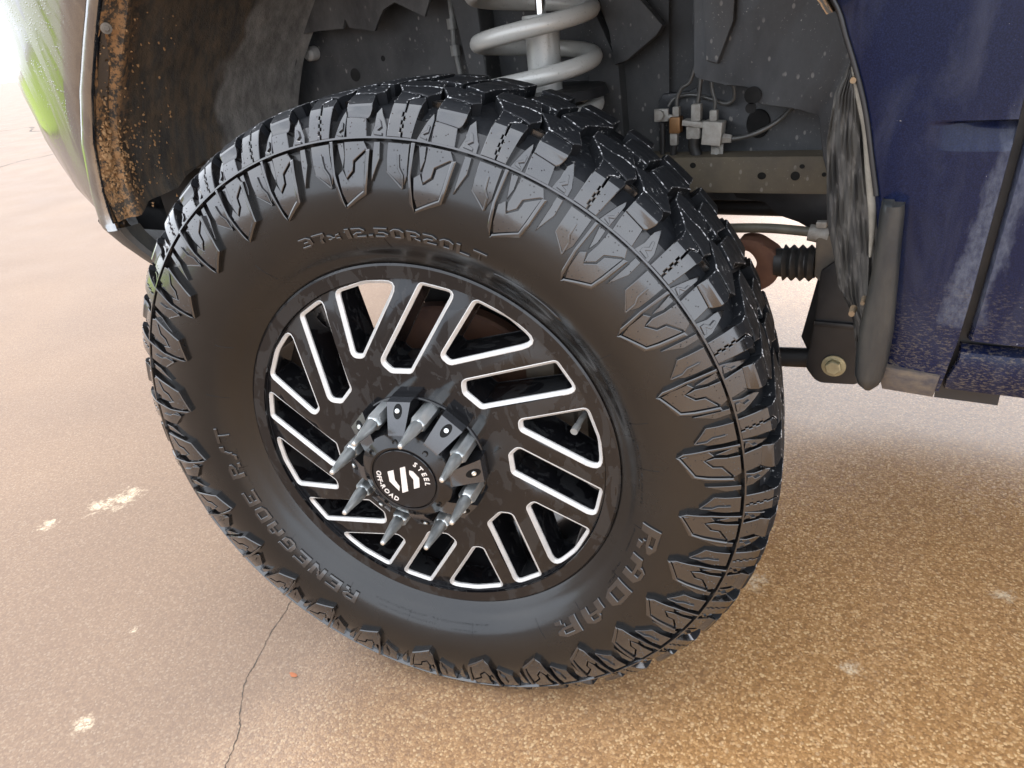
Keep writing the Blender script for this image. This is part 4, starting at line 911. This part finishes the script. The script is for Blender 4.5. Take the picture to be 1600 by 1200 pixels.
bm = bmesh.new(); box(bm, (.232, YF - .012, .815), (.264, YF + .010, .823), .0015, Matrix.Rotation(R_(8), 3, 'Y')); box(bm, (.237, YF - .008, .797), (.258, YF + .008, .816), .003); box(bm, (.244, YF - .008, .822), (.2585, YF + .006, .846), .003); from_bm('hose_union', bm, ALU, truck)
bm = bmesh.new(); box(bm, (.2625, YF - .014, .789), (.2905, YF + .010, .8215), .0018, Matrix.Rotation(R_(5), 3, 'Y')); from_bm('distribution_block', bm, m_dirty('bright alloy block', (.46, .45, .42), (.28, .26, .22), .5, .6, 70, metal=.2), truck)
bm = bmesh.new(); box(bm, (.2705, YF - .006, .8215), (.2815, YF + .005, .836), .002); from_bm('pipe_nut', bm, ALU, truck)
bm = bmesh.new(); tube(bm, [(.291, YF - .004, .797), (.303, YF - .004, .796)], [.0075, .006], 6); from_bm('pipe_nut', bm, ALU, truck)
bm = bmesh.new(); box(bm, (.272, YF, .768), (.290, YF + .005, .789), .0015); tube(bm, [(.281, YF + .001, .779), (.281, YF - .004, .779)], .0055, 6); from_bm('valve_bracket', bm, ALU, truck)
for nm, pts, r in (('brake_pipe', [(.221, YF, .842), (.222, YF, .855), (.229, YF, .868), (.240, YF, .875), (.25, YF, .90)], .0028), ('brake_pipe', [(.252, YF, .845), (.254, YF, .86), (.258, YF, .90)], .0032), ('brake_pipe', [(.276, YF, .835), (.277, YF, .848), (.272, YF, .866), (.270, YF, .90)], .0028),
                   ('brake_pipe', [(.205, YF + .01, .842), (.215, YF + .012, .853), (.24, YF + .014, .856), (.27, YF + .014, .848), (.288, YF + .012, .842), (.299, YF + .01, .846), (.302, YF + .008, .857), (.297, YF + .004, .880)], .0028), ('brake_pipe', [(.303, YF - .004, .796), (.32, YF - .004, .798), (.342, YF - .002, .805), (.365, YF + .004, .818), (.380, YF + .012, .835), (.386, YF + .015, .85)], .0034),
                   ('brake_hose', [(.2175, YF, .789), (.215, YF, .77), (.213, YF, .73)], .0050), ('brake_hose', [(.248, YF, .798), (.247, YF, .785), (.253, YF, .765), (.254, YF, .73)], .0085), ('brake_hose', [(.198, YF + .004, .82), (.198, YF + .004, .77), (.2, YF + .004, .73)], .004)):
    bm = bmesh.new(); tube(bm, [tuple(q) for q in smooth_poly(pts, 6)], r, 10); from_bm(nm, bm, LINE if 'pipe' in nm else RUBB, truck, 60)

# --- frame rail with its holes, track bar, bellows, drop bracket
bm = bmesh.new(); prism(bm, [(-.9, .774), (.428, .774), (.432, .770), (.447, .726), (.444, .722), (-.9, .722)], .420, .482, .003); from_bm('frame_rail', bm, RAILM, truck)
bm = bmesh.new()
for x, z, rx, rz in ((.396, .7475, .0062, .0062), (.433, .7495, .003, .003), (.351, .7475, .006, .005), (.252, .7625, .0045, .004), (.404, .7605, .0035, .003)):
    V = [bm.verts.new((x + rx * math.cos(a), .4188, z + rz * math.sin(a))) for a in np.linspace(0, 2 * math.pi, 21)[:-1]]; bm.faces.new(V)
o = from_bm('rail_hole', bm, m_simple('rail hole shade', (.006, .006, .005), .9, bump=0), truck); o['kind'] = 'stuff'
bm = bmesh.new(); prism(bm, [(.300, .722), (.452, .722), (.452, .690), (.437, .658), (.418, .664), (.40, .674), (.372, .683), (.362, .692), (.350, .702), (.31, .708)], .445, .50, .006); from_bm('frame_bracket', bm, DARK, truck)
bm = bmesh.new(); prism(bm, [(.12, .722), (.345, .722), (.350, .705), (.32, .690), (.12, .690)], .50, .55, .004); from_bm('crossmember_end', bm, CAST, truck)
bm = bmesh.new(); tube(bm, [(.10, .55, .667), (.36, .55, .667)], .013, 12); from_bm('torsion_link', bm, DARK, truck)
bm = bmesh.new(); tube(bm, [tuple(q) for q in smooth_poly([(.22, .41, .668), (.30, .405, .674), (.367, .40, .678), (.424, .40, .675), (.46, .40, .671)], 8)], .0068, 12); from_bm('abs_cable', bm, m_simple('olive grey sheath', (.13, .12, .09), .5), truck, 60)
bm = bmesh.new(); tube(bm, [(.423, .398, .675), (.449, .398, .671)], [.0115, .0125], 16); box(bm, (.432, .39, .683), (.446, .402, .692), .002); from_bm('cable_clamp', bm, ALU, truck)
bm = bmesh.new(); pb_ = []; rb_ = []
for i in range(41):
    t = i / 40; pb_.append((.381 + .054 * t, .40, .628 + .002 * t)); rb_.append(.0205 if t < .22 else (.0205 + .0060 * (abs(((t - .22) * 4.6) % 1 - .5) * 2)))
tube(bm, pb_, rb_, 28); from_bm('steering_bellows', bm, RUBB, truck, 40)
kn = smooth_poly([(.330, .662), (.352, .664), (.370, .655), (.384, .644), (.386, .628), (.384, .604), (.366, .588), (.352, .586), (.345, .60), (.352, .615), (.356, .630), (.345, .645), (.328, .648)], 4, True)
bm = bmesh.new(); prism(bm, [tuple(q) for q in kn], .385, .42, .006); from_bm('steering_knuckle', bm, RUST, truck)
bm = bmesh.new(); prism(bm, [tuple(q) for q in fillet([(.434, .675), (.456, .675), (.478, .64), (.480, .600), (.470, .596), (.452, .600), (.436, .615)], .006)], .386, .412, .004); from_bm('bellows_housing', bm, CAST, truck)
bm = bmesh.new(); prism(bm, [tuple(q) for q in fillet([(.446, .628), (.444, .552), (.4375, .478), (.455, .455), (.512, .460), (.52, .552), (.512, .650), (.47, .650)], [.008, .01, .016, .02, .012, .01, .01, .01])], .372, .380, .003); box(bm, (.4445, .366, .548), (.516, .374, .556), .002); from_bm('drop_bracket', bm, DARK, truck)
bm = bmesh.new(); prism(bm, [(.440, .62), (.460, .62), (.470, .46), (.43, .48), (.420, .50)], .43, .44, .003); from_bm('drop_bracket_plate', bm, DARK, truck)
hexbolt('bracket_bolt', (.476, .371, .487), (0, -1, 0), .0115, .010, YEL, .0165)
bm = bmesh.new(); tube(bm, [(.05, .43, .440), (.34, .43, .458), (.47, .43, .470)], .0155, 20); from_bm('radius_arm', bm, DARK, truck, 40)
# --- crinkled splash flap and the moulded guard at the back of the wheel house
bm = bmesh.new(); rows = []; prof_l = [(.918, .482), (.888, .470), (.842, .466), (.80, .470), (.76, .474), (.721, .484), (.69, .492), (.673, .503), (.655, .510), (.62, .516)]
for z in np.linspace(.918, .615, 60):
    xl = float(np.interp(-z, [-q[0] for q in prof_l], [q[1] for q in prof_l])); xr = float(np.interp(-z, [-.969, -.908, -.838, -.75, -.62], [.476, .497, .515, .533, .540])) - .002; row = []
    for j in range(29):
        t = j / 28; x = xl + (xr - xl) * t; y = .150 + (.098 - .150) * t ** .8 + .0026 * math.sin(46 * t + 10 * z + 1.2 * math.sin(17 * z)) * (1 - t) * np.interp(z, [.62, .68, .75, .84, .92], [.3, 1, 1, .8, .2]) + .002 * math.sin(60 * t + 55 * z)
        if .70 < t < .80: y -= .004
        row.append((x, y, z))
    rows.append(row)
grid_loft(bm, rows); flap = from_bm('splash_flap', bm, m_dirty('weathered black flap', (.030, .030, .030), (.15, .14, .12), .55, .42, 30, (7, 1, .35), speck=.2), truck, 60)
bm = bmesh.new(); tube(bm, [tuple(q) for q in smooth_poly([(.4885, .098, .915), (.497, .096, .89), (.507, .094, .86), (.514, .093, .82), (.520, .092, .78), (.522, .092, .745)], 8)], [.0012 + .0035 * math.sin(math.pi * i / 40) for i in range(41)], 8); from_bm('flap_edge_bead', bm, m_dirty('pale chafed edge', (.24, .225, .19), (.12, .11, .09), .6, .6, 60), truck, 60)
gsec = [(.802, .527, .5455), (.796, .5265, .5465), (.77, .5265, .5475), (.74, .5265, .549), (.70, .5235, .551), (.683, .522, .552), (.65, .522, .551), (.631, .523, .549), (.622, .526, .546), (.616, .532, .541)]
bm = bmesh.new(); rows = []
for z, xl, xr in gsec:
    row = []
    for t in np.linspace(0, 1, 15): row.append((xl + (xr - xl) * t, .076 - .018 * math.sin(math.pi * (t * .96 + .02)) ** .28 * (1 if z > .62 else .7), z))
    row = [(xl + .001, .115, z)] + row + [(xr - .001, .082, z)]; rows.append(row)
rows.insert(0, [(x, y + .004, .8045 - (.003 if i > 8 else 0)) for i, (x, y, z) in enumerate(rows[0])]); rows.insert(0, [(x, .112, .801) for x, y, z in rows[0]])
grid_loft(bm, rows); from_bm('mud_guard', bm, PLAST2, truck, 50)
for (x, z, r) in ((.4915, .905, .0032), (.521, .700, .0025), (.524, .655, .0034), (.5125, .688, .0036)):
    bm = bmesh.new(); tube(bm, [(x, .100, z), (x, .084, z)], [r, r * .8], 14); from_bm('guard_rivet', bm, m_dirty('rusty clip', (.12, .10, .07), (.25, .15, .07), .7, .6, 90), truck)

# --- underbody seen only as darkness and in reflections
bm = bmesh.new(); box(bm, (-.95, .56, .80), (.60, 1.55, 1.30)); from_bm('engine_block', bm, DARK, truck)
bm = bmesh.new(); box(bm, (.62, .14, .66), (1.55, 2.0, .74)); from_bm('floor_pan', bm, DARK, truck)
bm = bmesh.new(); prism(bm, [(-1.0, .9), (.6, .62), (1.55, .62), (1.55, 1.37), (-1.0, 1.25)], 1.96, 2.02); from_bm('far_side_body', bm, BLUE, truck)
bm = bmesh.new(); tube(bm, [(.0, .24, .46), (0, .60, .46), (0, .70, .46), (0, .9, .46), (0, 1.0, .46), (0, 1.8, .46)], [.045, .045, .07, .13, .05, .045], 20); from_bm('front_axle', bm, CAST, truck, 40)
